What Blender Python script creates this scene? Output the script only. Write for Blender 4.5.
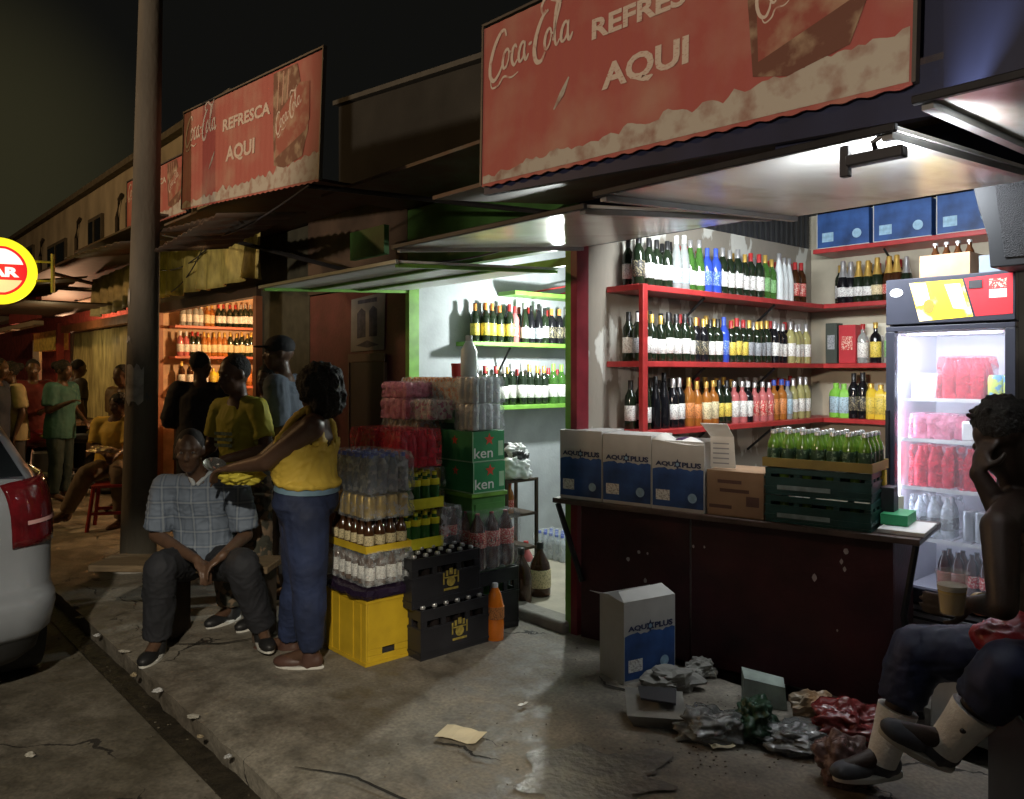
import bpy, bmesh, math, random
from mathutils import Vector, Matrix, noise
random.seed(7)
for o in list(bpy.data.objects): bpy.data.objects.remove(o)
SC = bpy.context.scene; COL = SC.collection
R = math.radians
# ---------------------------------------------------------------- frame of the street
# street frame: a = along the shop fronts (to the right), t = depth from the road into the shops, z = up
TH = R(-48.73); CO, SI = math.cos(TH), math.sin(TH)
EYE = 1.55; FPX = 800.0; HOR = 372.0
def W(a, t, z=0.0): return Vector((a*CO - t*SI, a*SI + t*CO, z))
def unW(v): return (v.x*CO + v.y*SI, -v.x*SI + v.y*CO, v.z)
def ab(px, t):                      # a-coordinate of a viewing column on the plane at depth t
    r = (px-512)/FPX; Y = t/(-r*SI + CO); return Y*(r*CO + SI)
def tb(px, a):                      # t-coordinate of a viewing column on the plane at a
    r = (px-512)/FPX; Y = a/(r*CO + SI); return Y*(-r*SI + CO)
def zt(px, py, t):
    r = (px-512)/FPX; Y = t/(-r*SI + CO); return EYE - (py-HOR)/FPX*Y
def cw(px, py, Y): return Vector(((px-512)/FPX*Y, Y, EYE-(py-HOR)/FPX*Y))
# ---------------------------------------------------------------- camera
cam = bpy.data.cameras.new('camera'); camo = bpy.data.objects.new('camera', cam); COL.objects.link(camo)
camo.location = (0, 0, EYE); camo.rotation_euler = (R(90), 0, 0)
cam.sensor_width = 36; cam.lens = FPX/1024*36; cam.shift_y = (HOR-399.5)/1024
cam.clip_start = .05; cam.clip_end = 500
SC.camera = camo
# ---------------------------------------------------------------- world: night sky with town glow to the left
w = bpy.data.worlds.new('World'); SC.world = w; w.use_nodes = True
nt = w.node_tree; N = nt.nodes; L = nt.links
bg = N['Background']
tc = N.new('ShaderNodeTexCoord')
dt = N.new('ShaderNodeVectorMath'); dt.operation = 'DOT_PRODUCT'
gd = Vector((-.60, .84, .22)).normalized(); dt.inputs[1].default_value = gd
mr = N.new('ShaderNodeMapRange'); mr.interpolation_type = 'SMOOTHSTEP'
mr.inputs['From Min'].default_value = .975; mr.inputs['From Max'].default_value = 1.0
mx = N.new('ShaderNodeMix'); mx.data_type = 'RGBA'
mx.inputs[6].default_value = (.0048, .0048, .0042, 1); mx.inputs[7].default_value = (.024, .022, .011, 1)
L.new(tc.outputs['Generated'], dt.inputs[0]); L.new(dt.outputs['Value'], mr.inputs['Value'])
L.new(mr.outputs['Result'], mx.inputs[0]); L.new(mx.outputs[2], bg.inputs['Color'])
bg.inputs['Strength'].default_value = 1.0
# ---------------------------------------------------------------- lights that do not belong to a modelled lamp
def lamp(name, kind, loc, power, color, target=None, **k):
    l = bpy.data.lights.new(name, kind); o = bpy.data.objects.new(name, l); COL.objects.link(o)
    l.energy = power; l.color = color; o.location = loc
    if target is not None:
        o.rotation_euler = (Vector(target)-Vector(loc)).to_track_quat('-Z', 'Y').to_euler()
    for a_, v in k.items(): setattr(l, a_, v)
    return o
def LW(a, t, z): return W(a, t, z)
# street light from out of view, spots shaped to reach signs and near road
lamp('street_side_light', 'SPOT', LW(.5, -6.5, 2.6), 1450, (1, .82, .66), LW(-2.0, 2.4, 3.0), spot_size=R(24), spot_blend=.5, shadow_soft_size=.15)
lamp('street_side_light', 'SPOT', LW(-2.5, -6.5, 2.6), 2050, (1, .80, .62), LW(-6.6, 2.4, 3.75), spot_size=R(26), spot_blend=.5, shadow_soft_size=.15)
lamp('street_side_light', 'SPOT', LW(3.4, -2.6, 4.8), 2300, (1, .90, .72), (-1.55, 2.0, 0), spot_size=R(30), spot_blend=.35, shadow_soft_size=.10)
lamp('street_side_light', 'POINT', LW(-12, -4.0, 5.5), 620, (1, .60, .27), shadow_soft_size=.2)
lamp('street_side_light', 'POINT', LW(3, -7, 5), 42, (.95, .88, .78), shadow_soft_size=.3)  # general fill added from the street side, not a known lamp
lamp('sun', 'SUN', (0, 0, 20), .012, (1, .85, .65), (1, 3, 0), angle=R(10))
# inside the shops
lamp('shop_light', 'AREA', LW(-2.1, 3.72, 2.42), 60, (.92, .97, 1), LW(-2.3, 5.6, 1.3), shape='RECTANGLE', size=1.5, size_y=.12)
lamp('shop_light', 'POINT', LW(-9.3, 4.4, 2.15), 120, (1, .62, .30), shadow_soft_size=.05)
lamp('shop_light', 'POINT', LW(-18.5, 3.9, 2.0), 150, (1, .55, .3), shadow_soft_size=.05)
lamp('shop_light', 'POINT', LW(-13.2, 2.6, 2.1), 9, (1, .75, .4), shadow_soft_size=.1)
vs = SC.view_settings; vs.view_transform = 'Standard'; vs.look = 'None'; vs.exposure = 0; vs.gamma = 1; vs.use_curve_mapping = False
SC.render.engine = 'CYCLES'
# ---------------------------------------------------------------- materials
_M = {}
def M(name, col, rough=.55, metal=0, var=.18, scale=9, bump=.0, bscale=40, emit=None, trans=0, coat=0, alpha=1, col2=None, thr=None, stretch=None, ior=1.45):
    if name in _M: return _M[name]
    m = bpy.data.materials.new(name); m.use_nodes = True; _M[name] = m
    nt = m.node_tree; N = nt.nodes; L = nt.links; b = N['Principled BSDF']
    tc = N.new('ShaderNodeTexCoord'); mp = N.new('ShaderNodeMapping')
    if stretch: mp.inputs['Scale'].default_value = stretch
    L.new(tc.outputs['Object'], mp.inputs[0])
    nz = N.new('ShaderNodeTexNoise'); nz.inputs['Scale'].default_value = scale; nz.inputs['Detail'].default_value = 5
    L.new(mp.outputs[0], nz.inputs['Vector'])
    mixn = N.new('ShaderNodeMix'); mixn.data_type = 'RGBA'
    c2 = col2 if col2 else tuple(c*(1-var) for c in col)
    c1 = col if col2 else tuple(min(1, c*(1+var*.5)) for c in col)
    mixn.inputs[6].default_value = (*c1, 1); mixn.inputs[7].default_value = (*c2, 1)
    rmp = N.new('ShaderNodeMapRange')
    lo, hi = thr if thr else (.3, .7)
    rmp.inputs['From Min'].default_value = lo; rmp.inputs['From Max'].default_value = hi
    L.new(nz.outputs[0], rmp.inputs['Value']); L.new(rmp.outputs[0], mixn.inputs[0]); L.new(mixn.outputs[2], b.inputs['Base Color'])
    b.inputs['Roughness'].default_value = rough; b.inputs['Metallic'].default_value = metal
    b.inputs['Transmission Weight'].default_value = trans; b.inputs['Coat Weight'].default_value = coat; b.inputs['IOR'].default_value = ior
    b.inputs['Alpha'].default_value = alpha
    if emit:
        b.inputs['Emission Color'].default_value = (*emit[0], 1); b.inputs['Emission Strength'].default_value = emit[1]
    if bump:
        n2 = N.new('ShaderNodeTexNoise'); n2.inputs['Scale'].default_value = bscale; n2.inputs['Detail'].default_value = 6
        L.new(mp.outputs[0], n2.inputs['Vector'])
        bp = N.new('ShaderNodeBump'); bp.inputs['Strength'].default_value = min(1, bump); bp.inputs['Distance'].default_value = .01*max(1, bump)
        L.new(n2.outputs[0], bp.inputs['Height']); L.new(bp.outputs[0], b.inputs['Normal'])
    return m
def plaid(name, c1, c2, c3, sc=26):
    if name in _M: return _M[name]
    m = M(name, c1, .8); nt = m.node_tree; N = nt.nodes; L = nt.links; b = N['Principled BSDF']
    tc = N.new('ShaderNodeTexCoord'); sp = N.new('ShaderNodeSeparateXYZ'); L.new(tc.outputs['Object'], sp.inputs[0])
    cur = None
    for ax, (ca, thr) in ((0, (c2, .55)), (2, (c2, .55)), (0, (c3, .93)), (2, (c3, .93))):
        mu = N.new('ShaderNodeMath'); mu.operation = 'MULTIPLY'; mu.inputs[1].default_value = sc*math.pi; L.new(sp.outputs[ax], mu.inputs[0])
        si = N.new('ShaderNodeMath'); si.operation = 'SINE'; L.new(mu.outputs[0], si.inputs[0])
        gt = N.new('ShaderNodeMath'); gt.operation = 'GREATER_THAN'; gt.inputs[1].default_value = thr; L.new(si.outputs[0], gt.inputs[0])
        h = N.new('ShaderNodeMath'); h.operation = 'MULTIPLY'; h.inputs[1].default_value = .5; L.new(gt.outputs[0], h.inputs[0])
        mi = N.new('ShaderNodeMix'); mi.data_type = 'RGBA'; L.new(h.outputs[0], mi.inputs[0])
        if cur: L.new(cur, mi.inputs[6])
        else: mi.inputs[6].default_value = (*c1, 1)
        mi.inputs[7].default_value = (*ca, 1); cur = mi.outputs[2]
    L.new(cur, b.inputs['Base Color']); return m
def film(name, col, a=.25):
    if name in _M: return _M[name]
    m = bpy.data.materials.new(name); m.use_nodes = True; _M[name] = m
    nt = m.node_tree; N = nt.nodes; L = nt.links; b = N['Principled BSDF']; out = N['Material Output']
    b.inputs['Base Color'].default_value = (*col, 1); b.inputs['Roughness'].default_value = .18
    tr = N.new('ShaderNodeBsdfTransparent'); ms = N.new('ShaderNodeMixShader')
    nz = N.new('ShaderNodeTexNoise'); nz.inputs['Scale'].default_value = 22; nz.inputs['Detail'].default_value = 4
    tc = N.new('ShaderNodeTexCoord'); L.new(tc.outputs['Object'], nz.inputs['Vector'])
    r_ = N.new('ShaderNodeMapRange'); r_.inputs['From Min'].default_value = .4; r_.inputs['From Max'].default_value = .7
    r_.inputs['To Min'].default_value = a*.5; r_.inputs['To Max'].default_value = min(1, a*2)
    L.new(nz.outputs[0], r_.inputs['Value']); L.new(r_.outputs[0], ms.inputs[0])
    bp = N.new('ShaderNodeBump'); bp.inputs['Strength'].default_value = .8; bp.inputs['Distance'].default_value = .02
    L.new(nz.outputs[0], bp.inputs['Height']); L.new(bp.outputs[0], b.inputs['Normal'])
    L.new(tr.outputs[0], ms.inputs[1]); L.new(b.outputs[0], ms.inputs[2]); L.new(ms.outputs[0], out.inputs[0])
    return m
# ---------------------------------------------------------------- mesh collecting
class MB:
    def __init__(s): s.v = []; s.f = []
    def add(s, vs, fs):
        n = len(s.v); s.v += [Vector(v) for v in vs]; s.f += [tuple(i+n for i in f) for f in fs]; return s
    def box(s, x0, x1, y0, y1, z0, z1):
        return s.add([(x, y, z) for z in (z0, z1) for y in (y0, y1) for x in (x0, x1)],
                     [(0, 2, 3, 1), (4, 5, 7, 6), (0, 1, 5, 4), (2, 6, 7, 3), (0, 4, 6, 2), (1, 3, 7, 5)])
    def hexa(s, p):     # 8 points: bottom 4 ccw, top 4 ccw
        return s.add(p, [(3, 2, 1, 0), (4, 5, 6, 7), (0, 1, 5, 4), (1, 2, 6, 5), (2, 3, 7, 6), (3, 0, 4, 7)])
    def prism(s, poly, y0, y1):       # polygon in x,z
        n = len(poly)
        vs = [(x, y0, z) for x, z in poly]+[(x, y1, z) for x, z in poly]
        fs = [tuple(range(n)), tuple(range(2*n-1, n-1, -1))]+[((i+1) % n, i, n+i, n+(i+1) % n) for i in range(n)]
        return s.add(vs, fs)
    def lathe(s, prof, seg=14, c=(0, 0, 0), sq=0):
        n = len(prof); vs = []; fs = []
        for r, z in prof:
            for k in range(seg):
                a = 2*math.pi*k/seg; cx, cy = math.cos(a), math.sin(a)
                if sq: q = 1/max(abs(cx), abs(cy)); q = 1+(min(q, 1.3)-1)*sq
                else: q = 1
                vs.append((c[0]+r*q*cx, c[1]+r*q*cy, c[2]+z))
        for i in range(n-1):
            for k in range(seg):
                k2 = (k+1) % seg; fs.append((i*seg+k, i*seg+k2, (i+1)*seg+k2, (i+1)*seg+k))
        fs.append(tuple(range(seg-1, -1, -1))); fs.append(tuple((n-1)*seg+k for k in range(seg)))
        return s.add(vs, fs)
    def tube(s, pts, r, seg=8, r2=None):
        pts = [Vector(p) for p in pts]; n = len(pts); vs = []; fs = []
        up = Vector((0, 0, 1))
        for i, p in enumerate(pts):
            d = (pts[min(i+1, n-1)]-pts[max(i-1, 0)]).normalized()
            x = d.cross(up) if abs(d.dot(up)) < .97 else d.cross(Vector((1, 0, 0)))
            x.normalize(); y = d.cross(x); rr = r if r2 is None else r+(r2-r)*i/(n-1)
            if isinstance(r, (list, tuple)): rr = r[i]
            for k in range(seg):
                a = 2*math.pi*k/seg; vs.append(p+x*rr*math.cos(a)+y*rr*math.sin(a))
        for i in range(n-1):
            for k in range(seg):
                k2 = (k+1) % seg; fs.append((i*seg+k2, i*seg+k, (i+1)*seg+k, (i+1)*seg+k2))
        fs.append(tuple(range(seg))); fs.append(tuple((n-1)*seg+k for k in range(seg-1, -1, -1)))
        return s.add(vs, fs)
    def ell(s, c, rad, ax=None, seg=14, rings=9):
        c = Vector(c); ax = ax or (Vector((1, 0, 0)), Vector((0, 1, 0)), Vector((0, 0, 1)))
        vs = [c-ax[2]*rad[2]]; fs = []
        for i in range(1, rings):
            ph = -math.pi/2+math.pi*i/rings
            for k in range(seg):
                a = 2*math.pi*k/seg
                vs.append(c+ax[0]*rad[0]*math.cos(ph)*math.cos(a)+ax[1]*rad[1]*math.cos(ph)*math.sin(a)+ax[2]*rad[2]*math.sin(ph))
        vs.append(c+ax[2]*rad[2]); T = len(vs)-1
        for k in range(seg):
            k2 = (k+1) % seg
            fs.append((0, 1+k2, 1+k)); fs.append((T, T-seg+k, T-seg+k2))
            for i in range(rings-2):
                a_ = 1+i*seg; fs.append((a_+k, a_+k2, a_+seg+k2, a_+seg+k))
        return s.add(vs, fs)
    def cap(s, p0, p1, r0, r1, seg=12):
        p0, p1 = Vector(p0), Vector(p1)
        s.ell(p0, (r0,)*3, seg=seg, rings=8); s.ell(p1, (r1,)*3, seg=seg, rings=8)
        return s.tube([p0, p1], [r0, r1], seg)
    def loft(s, rings, seg=20):       # rings: (center, rightvec*rx, fwdvec*ry)
        vs = []; fs = []; n = len(rings)
        for c, rx, ry in rings:
            for k in range(seg):
                a = 2*math.pi*k/seg; vs.append(Vector(c)+rx*math.cos(a)+ry*math.sin(a))
        for i in range(n-1):
            for k in range(seg):
                k2 = (k+1) % seg; fs.append((i*seg+k, i*seg+k2, (i+1)*seg+k2, (i+1)*seg+k))
        fs.append(tuple(range(seg-1, -1, -1))); fs.append(tuple((n-1)*seg+k for k in range(seg)))
        return s.add(vs, fs)
    def ribbon(s, pts, hw, y=-.004, closed=False):   # flat stroke in x,z with half width list/func
        n = len(pts); vs = []; fs = []
        for i, (x, z) in enumerate(pts):
            a_ = pts[min(i+1, n-1)]; b_ = pts[max(i-1, 0)]
            dx, dz = a_[0]-b_[0], a_[1]-b_[1]; l = math.hypot(dx, dz) or 1
            h = hw(i/(n-1)) if callable(hw) else hw
            vs += [(x-dz/l*h, y, z+dx/l*h), (x+dz/l*h, y, z-dx/l*h)]
        for i in range(n-1): fs.append((2*i, 2*i+1, 2*i+3, 2*i+2))
        return s.add(vs, fs)
    def mesh(s, name, mat=None, smooth=40):
        me = bpy.data.meshes.new(name); me.from_pydata([tuple(v) for v in s.v], [], s.f); me.validate()
        if mat: me.materials.append(mat)
        if smooth:
            me.polygons.foreach_set('use_smooth', [True]*len(me.polygons))
            try: me.set_sharp_from_angle(angle=R(smooth))
            except Exception: pass
        return me
    def build(s, name, mat, parent=None, loc=None, rz=None, bevel=0, smooth=40, label=None):
        o = bpy.data.objects.new(name, s.mesh(name, mat, smooth)); COL.objects.link(o)
        if parent: o.parent = parent
        if loc is not None: o.location = loc
        if rz is not None: o.rotation_euler = (0, 0, rz)
        if bevel:
            b = o.modifiers.new('bevel', 'BEVEL'); b.width = bevel; b.segments = 2; b.limit_method = 'ANGLE'
        if label: o['label'] = label
        return o
def tag(o, label=None, cat=None, group=None, kind=None):
    if label: o['label'] = label
    if cat: o['category'] = cat
    if group: o['group'] = group
    if kind: o['kind'] = kind
    return o
def empty(name, loc, rz=TH, label=None, cat=None, group=None):
    o = bpy.data.objects.new(name, None); COL.objects.link(o); o.location = loc; o.rotation_euler = (0, 0, rz); o.empty_display_size = .1
    return tag(o, label, cat, group)
def ch(name, me, parent, loc=(0, 0, 0), rot=None, label=None):
    o = bpy.data.objects.new(name, me); COL.objects.link(o); o.parent = parent; o.location = loc
    if rot: o.rotation_euler = rot
    if label: o['label'] = label
    return o
def copy_tree(o, parent=None):
    kids = list(o.children)
    c = o.copy(); COL.objects.link(c); c.parent = parent
    for k in kids: copy_tree(k, c)
    return c
_T = {}
def text(s, w, h, mat, parent, x, y, z, rz=0, name='lettering', depth=.0008, bold=.02, shear=0):
    key = (s, mat.name, bold, shear)
    if key not in _T:
        cu = bpy.data.curves.new('t', 'FONT'); cu.body = s; cu.offset = bold; cu.resolution_u = 3; cu.shear = shear
        o = bpy.data.objects.new('t', cu); COL.objects.link(o); bpy.context.view_layer.update()
        me = bpy.data.meshes.new_from_object(o.evaluated_get(bpy.context.evaluated_depsgraph_get()))
        bpy.data.objects.remove(o)
        xs = [v.co.x for v in me.vertices]; ys = [v.co.y for v in me.vertices]
        x0, x1, y0, y1 = min(xs), max(xs), min(ys), max(ys)
        for v in me.vertices: v.co = ((v.co.x-x0)/(x1-x0), 0, (v.co.y-y0)/(y1-y0))
        me.materials.clear(); me.materials.append(mat); _T[key] = me
    o = bpy.data.objects.new(name, _T[key]); COL.objects.link(o); o.parent = parent
    o.location = (x, y, z); o.scale = (w, 1, h); o.rotation_euler = (0, 0, rz); return o
def bake(mb, name, mat, parent, voxel=.01, smooth=3, wr=0, wf=8, seed=0, deci=0):
    tmp = bpy.data.objects.new('tmp', mb.mesh('tmp', None, 0)); COL.objects.link(tmp)
    m = tmp.modifiers.new('r', 'REMESH'); m.mode = 'VOXEL'; m.voxel_size = voxel
    s = tmp.modifiers.new('s', 'SMOOTH'); s.factor = .5; s.iterations = smooth
    if deci:
        d = tmp.modifiers.new('d', 'DECIMATE'); d.ratio = deci
    bpy.context.view_layer.update()
    me = bpy.data.meshes.new_from_object(tmp.evaluated_get(bpy.context.evaluated_depsgraph_get()))
    tm = tmp.data; bpy.data.objects.remove(tmp); bpy.data.meshes.remove(tm)
    if wr:
        off = Vector((seed*3.1, seed*1.7, 0)); nn = [v.normal.copy() for v in me.vertices]
        for v, n in zip(me.vertices, nn):
            p = v.co*wf+off; p.z *= .6
            q = Vector((v.co.x*13, v.co.y*13, v.co.z*24+4*noise.noise(v.co*5)))+off*2; rg = max(0, .55-abs(noise.noise(q))*2.2)
            v.co += n*wr*(noise.noise(p)+.5*noise.noise(p*2.3)+(1.0*rg if wr > .004 else 0))
    me.polygons.foreach_set('use_smooth', [True]*len(me.polygons))
    me.materials.clear(); me.materials.append(mat); me.name = name
    return ch(name, me, parent)
ORD = ['first', 'second', 'third', 'fourth', 'fifth', 'sixth', 'seventh', 'eighth', 'ninth', 'tenth', 'eleventh', 'twelfth', 'thirteenth', 'fourteenth', 'fifteenth', 'sixteenth', 'seventeenth', 'eighteenth', 'nineteenth', 'twentieth'] + ['twenty-'+x for x in ('first', 'second', 'third', 'fourth', 'fifth', 'sixth', 'seventh', 'eighth', 'ninth')] + ['thirtieth']+['thirty-'+x for x in ('first', 'second', 'third', 'fourth', 'fifth')]
# common materials
mWhiteP = M('white_print', (.75, .75, .72), .5, var=.1)
mBlackP = M('black_print', (.03, .03, .035), .5)
mRedPaint = M('red_shelf_paint', (.42, .035, .035), .38, var=.25, scale=14)
mMaroon = M('maroon_paint', (.10, .018, .022), .5, var=.35, scale=5, bump=.2)
mGreen = M('green_paint', (.16, .36, .05), .45, var=.3, scale=10)
mDkGreen = M('dark_green_paint', (.05, .14, .03), .6, var=.4, scale=4)
mNavy = M('navy_paint', (.012, .016, .045), .5, var=.3, scale=5, stretch=(1, 1, .3))
mSteelD = M('dark_steel', (.03, .03, .032), .45, .6, var=.3)
mWood = M('weathered_wood', (.16, .11, .06), .75, var=.45, scale=6, stretch=(1, 8, 8), bump=.4)
mRoof = M('rusty_roof_sheet', (.10, .09, .075), .6, .3, var=.5, scale=7, col2=(.09, .045, .025))
mConc = M('concrete', (.30, .28, .25), .85, var=.3, scale=6, bump=.6, bscale=30)
mAlu = M('aluminium_sheet', (.78, .77, .72), .22, .2, scale=5, col2=(.50, .46, .38), thr=(.5, .74), stretch=(1, .5, 1), bump=.5, bscale=4)
# ================================================================= SETTING
def ground_mat(name, base, dirt, crack, cscale, wet=False, gap=.012):
    m = M(name, base, .8, var=.3, scale=1.3, bump=1.0, bscale=9, col2=dirt, thr=(.35, .68))
    nt = m.node_tree; N = nt.nodes; L = nt.links; b = N['Principled BSDF']
    src = b.inputs['Base Color'].links[0].from_socket; bsrc = b.inputs['Normal'].links[0].from_node
    tc = N.new('ShaderNodeTexCoord'); nz = N.new('ShaderNodeTexNoise'); nz.inputs['Scale'].default_value = 3.5; nz.inputs['Detail'].default_value = 8
    L.new(tc.outputs['Object'], nz.inputs['Vector'])
    ad = N.new('ShaderNodeVectorMath'); ad.operation = 'MULTIPLY_ADD'; ad.inputs[1].default_value = (.45, .45, .45)
    L.new(nz.outputs['Color'], ad.inputs[0]); L.new(tc.outputs['Object'], ad.inputs[2])
    vo = N.new('ShaderNodeTexVoronoi'); vo.feature = 'DISTANCE_TO_EDGE'; vo.inputs['Scale'].default_value = cscale; L.new(ad.outputs[0], vo.inputs['Vector'])
    # break the network of cracks up
    n3 = N.new('ShaderNodeTexNoise'); n3.inputs['Scale'].default_value = 1.1; L.new(tc.outputs['Object'], n3.inputs['Vector'])
    th = N.new('ShaderNodeMapRange'); th.inputs['From Min'].default_value = .50; th.inputs['From Max'].default_value = .66
    th.inputs['To Min'].default_value = .0001; th.inputs['To Max'].default_value = gap; L.new(n3.outputs[0], th.inputs['Value'])
    lt = N.new('ShaderNodeMath'); lt.operation = 'LESS_THAN'; L.new(vo.outputs['Distance'], lt.inputs[0]); L.new(th.outputs[0], lt.inputs[1])
    mi = N.new('ShaderNodeMix'); mi.data_type = 'RGBA'; L.new(lt.outputs[0], mi.inputs[0]); L.new(src, mi.inputs[6]); mi.inputs[7].default_value = (*crack, 1)
    # fine speckle of grit and gum
    n4 = N.new('ShaderNodeTexNoise'); n4.inputs['Scale'].default_value = 60; n4.inputs['Detail'].default_value = 3; L.new(tc.outputs['Object'], n4.inputs['Vector'])
    r4 = N.new('ShaderNodeMapRange'); r4.inputs['From Min'].default_value = .3; r4.inputs['From Max'].default_value = .75; r4.inputs['To Min'].default_value = .72; r4.inputs['To Max'].default_value = 1.22
    L.new(n4.outputs[0], r4.inputs['Value'])
    n5 = N.new('ShaderNodeTexNoise'); n5.inputs['Scale'].default_value = 5.5; n5.inputs['Detail'].default_value = 9; n5.inputs['Roughness'].default_value = .7; L.new(tc.outputs['Object'], n5.inputs['Vector'])
    r5 = N.new('ShaderNodeMapRange'); r5.inputs['From Min'].default_value = .38; r5.inputs['From Max'].default_value = .62; r5.inputs['To Min'].default_value = .62; r5.inputs['To Max'].default_value = 1.15
    L.new(n5.outputs[0], r5.inputs['Value'])
    mm = N.new('ShaderNodeMath'); mm.operation = 'MULTIPLY'; L.new(r4.outputs[0], mm.inputs[0]); L.new(r5.outputs[0], mm.inputs[1])
    sc = N.new('ShaderNodeVectorMath'); sc.operation = 'SCALE'; L.new(mi.outputs[2], sc.inputs[0]); L.new(mm.outputs[0], sc.inputs['Scale'])
    L.new(sc.outputs[0], b.inputs['Base Color'])
    # crack depth in the bump
    sub = N.new('ShaderNodeMath'); sub.operation = 'MULTIPLY_ADD'; sub.inputs[1].default_value = -1.5
    hs = bsrc.inputs['Height'].links[0].from_socket
    L.new(lt.outputs[0], sub.inputs[0]); L.new(hs, sub.inputs[2]); L.new(sub.outputs[0], bsrc.inputs['Height'])
    # damp patches
    rr = N.new('ShaderNodeMapRange'); rr.inputs['From Min'].default_value = .40; rr.inputs['From Max'].default_value = .6
    rr.inputs['To Min'].default_value = .42 if wet else .6; rr.inputs['To Max'].default_value = .9; L.new(n5.outputs[0], rr.inputs['Value']); L.new(rr.outputs[0], b.inputs['Roughness'])
    return m
mRoad = ground_mat('road_surface', (.17, .15, .12), (.10, .085, .06), (.03, .025, .02), .5, False, .008)
mPave = ground_mat('pavement_concrete', (.27, .245, .20), (.15, .125, .095), (.03, .025, .02), .7, True, .007)
mGutter = M('gutter_dirt_shade', (.03, .024, .016), .5, var=.6, scale=12, bump=1.5, bscale=25)  # dark tone covers wet dirt and the kerb's shadow painted in
KT = 1.31
rm = MB(); rm.add([(-120, -120, -.12), (120, -120, -.12), (120, 120, -.12), (-120, 120, -.12)], [(0, 1, 2, 3)])
tag(rm.build('road', mRoad, rz=TH, loc=(0, 0, 0), smooth=0), kind='structure')
def sheet(name, a0, a1, t0, t1, z, mat, step=.12, amp=.006, edge=.03, skirt=.15):
    na = int((a1-a0)/step); ntt = max(2, int((t1-t0)/step)); b = MB(); vs = []; fs = []
    for i in range(na+1):
        for j in range(ntt+1):
            a = a0+(a1-a0)*i/na; t = t0+(t1-t0)*j/ntt
            if j == 0: t += edge*(.35*noise.noise(Vector((a*1.1, 3, 0)))+.5*noise.noise(Vector((a*7, 3, 0))))
            zz = z+amp*noise.noise(Vector((a*1.2, t*1.2, 5)))*2-(.012 if j == 0 else 0)
            vs.append((a, t, zz))
    for i in range(na):
        for j in range(ntt):
            q = i*(ntt+1)+j; fs.append((q, q+ntt+1, q+ntt+2, q+1))
    k = len(vs)
    for i in range(na+1):
        v = vs[i*(ntt+1)]; vs.append((v[0], v[1]+.01, z-skirt))
    for i in range(na): fs.append((i*(ntt+1), k+i, k+i+1, (i+1)*(ntt+1)))
    b.add(vs, fs); return tag(b.build(name, mat, rz=TH, loc=(0, 0, 0), smooth=50), kind='structure')
sheet('pavement', -30, 3.0, KT, 3.46, 0, mPave)
g = MB(); g.box(-60, 4, KT-.10, KT+.04, -.2, -.112); tag(g.build('gutter', mGutter, rz=TH, loc=(0, 0, 0)), kind='structure')

def bld(name, label, cat, loc, **k): return empty(name, W(*loc), TH, label, cat, **k)
def part(name, mat, root, *boxes, bevel=0, smooth=40, label=None):
    ra = unW(root.location)
    for q in boxes:
        b = MB(); b.box(q[0]-ra[0], q[1]-ra[0], q[2]-ra[1], q[3]-ra[1], q[4]-ra[2], q[5]-ra[2])
        o = b.build(name, mat, root, bevel=bevel, smooth=smooth, label=label)
    return o
FT = 3.45
# ---- red shop (nearest)
mPeel = M('peeling_grey_wall', (.30, .27, .22), .7, var=.2, scale=5.2, col2=(.62, .62, .56), thr=(.55, .58), stretch=(1, 1, .45), bump=.3)
mShopWall = M('shop_wall', (.50, .45, .34), .75, var=.25, scale=3)
mFloor = M('shop_floor_screed', (.48, .43, .34), .5, var=.3, scale=4, bump=.2)
rs = bld('liquor_shop', 'nearest liquor shop with red posts and stocked red shelves behind a counter', 'shop', (-2, FT, 0))
part('wall', mPeel, rs, (-3.385, -3.30, FT+.04, 6.2, 0, 2.55), label='divider wall with peeling white patches')
part('wall', mShopWall, rs, (-3.385, 2.2, 6.15, 6.25, 0, 2.82))
part('wall', mShopWall, rs, (1.6, 1.7, FT+.04, 6.15, 0, 2.8))
cs = MB()
for i in range(26): cs.box(-1.38, -1.30, .9+i*.075, .9+i*.075+.036, 2.555, 2.86)
cs.box(-1.395, -1.385, .05, 2.72, 2.55, 2.86); cs.build('ventilation_strip', M('corrugated_dark', (.05, .05, .05), .5, .3), rs)
part('floor', mConc, rs, (-3.3, 1.6, FT+.3, 6.15, -.05, .05))
part('post', mRedPaint if False else M('dark_red_post', (.20, .02, .03), .4, var=.3), rs, (-3.335, -3.285, FT-.06, FT+.04, 0, 2.30))
part('post', M('dark_red_post', (.2, .02, .03), .4), rs, (.95, 1.02, FT-.06, FT+.04, 0, 2.3))
part('header', mNavy, rs, (-3.30, 1.6, FT-.02, FT+.05, 2.30, 2.86))
r = MB(); r.hexa([(-1.38, -1.03, 2.44), (3.7, -1.03, 2.44), (3.7, 3.0, 2.9), (-1.38, 3.0, 2.9), (-1.38, -1.03, 2.46), (3.7, -1.03, 2.46), (3.7, 3.0, 2.92), (-1.38, 3.0, 2.92)])
r.build('roof', mRoof, rs)
# navy fascia under and beside the sign
r = MB(); T0 = 2.42-FT
r.hexa([(-.96, T0, 2.395), (1.1, T0, 2.285), (1.1, T0+.03, 2.285), (-.96, T0+.03, 2.395), (-.96, T0, 2.46), (1.1, T0, 2.46), (1.1, T0+.03, 2.46), (-.96, T0+.03, 2.46)])
r.box(1.101, 3.6, T0-.002, T0+.028, 2.28, 3.6)
r.box(.55, 1.10, T0+.04, T0+.07, 2.30, 3.5)
r.build('fascia', mNavy, rs)
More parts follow.
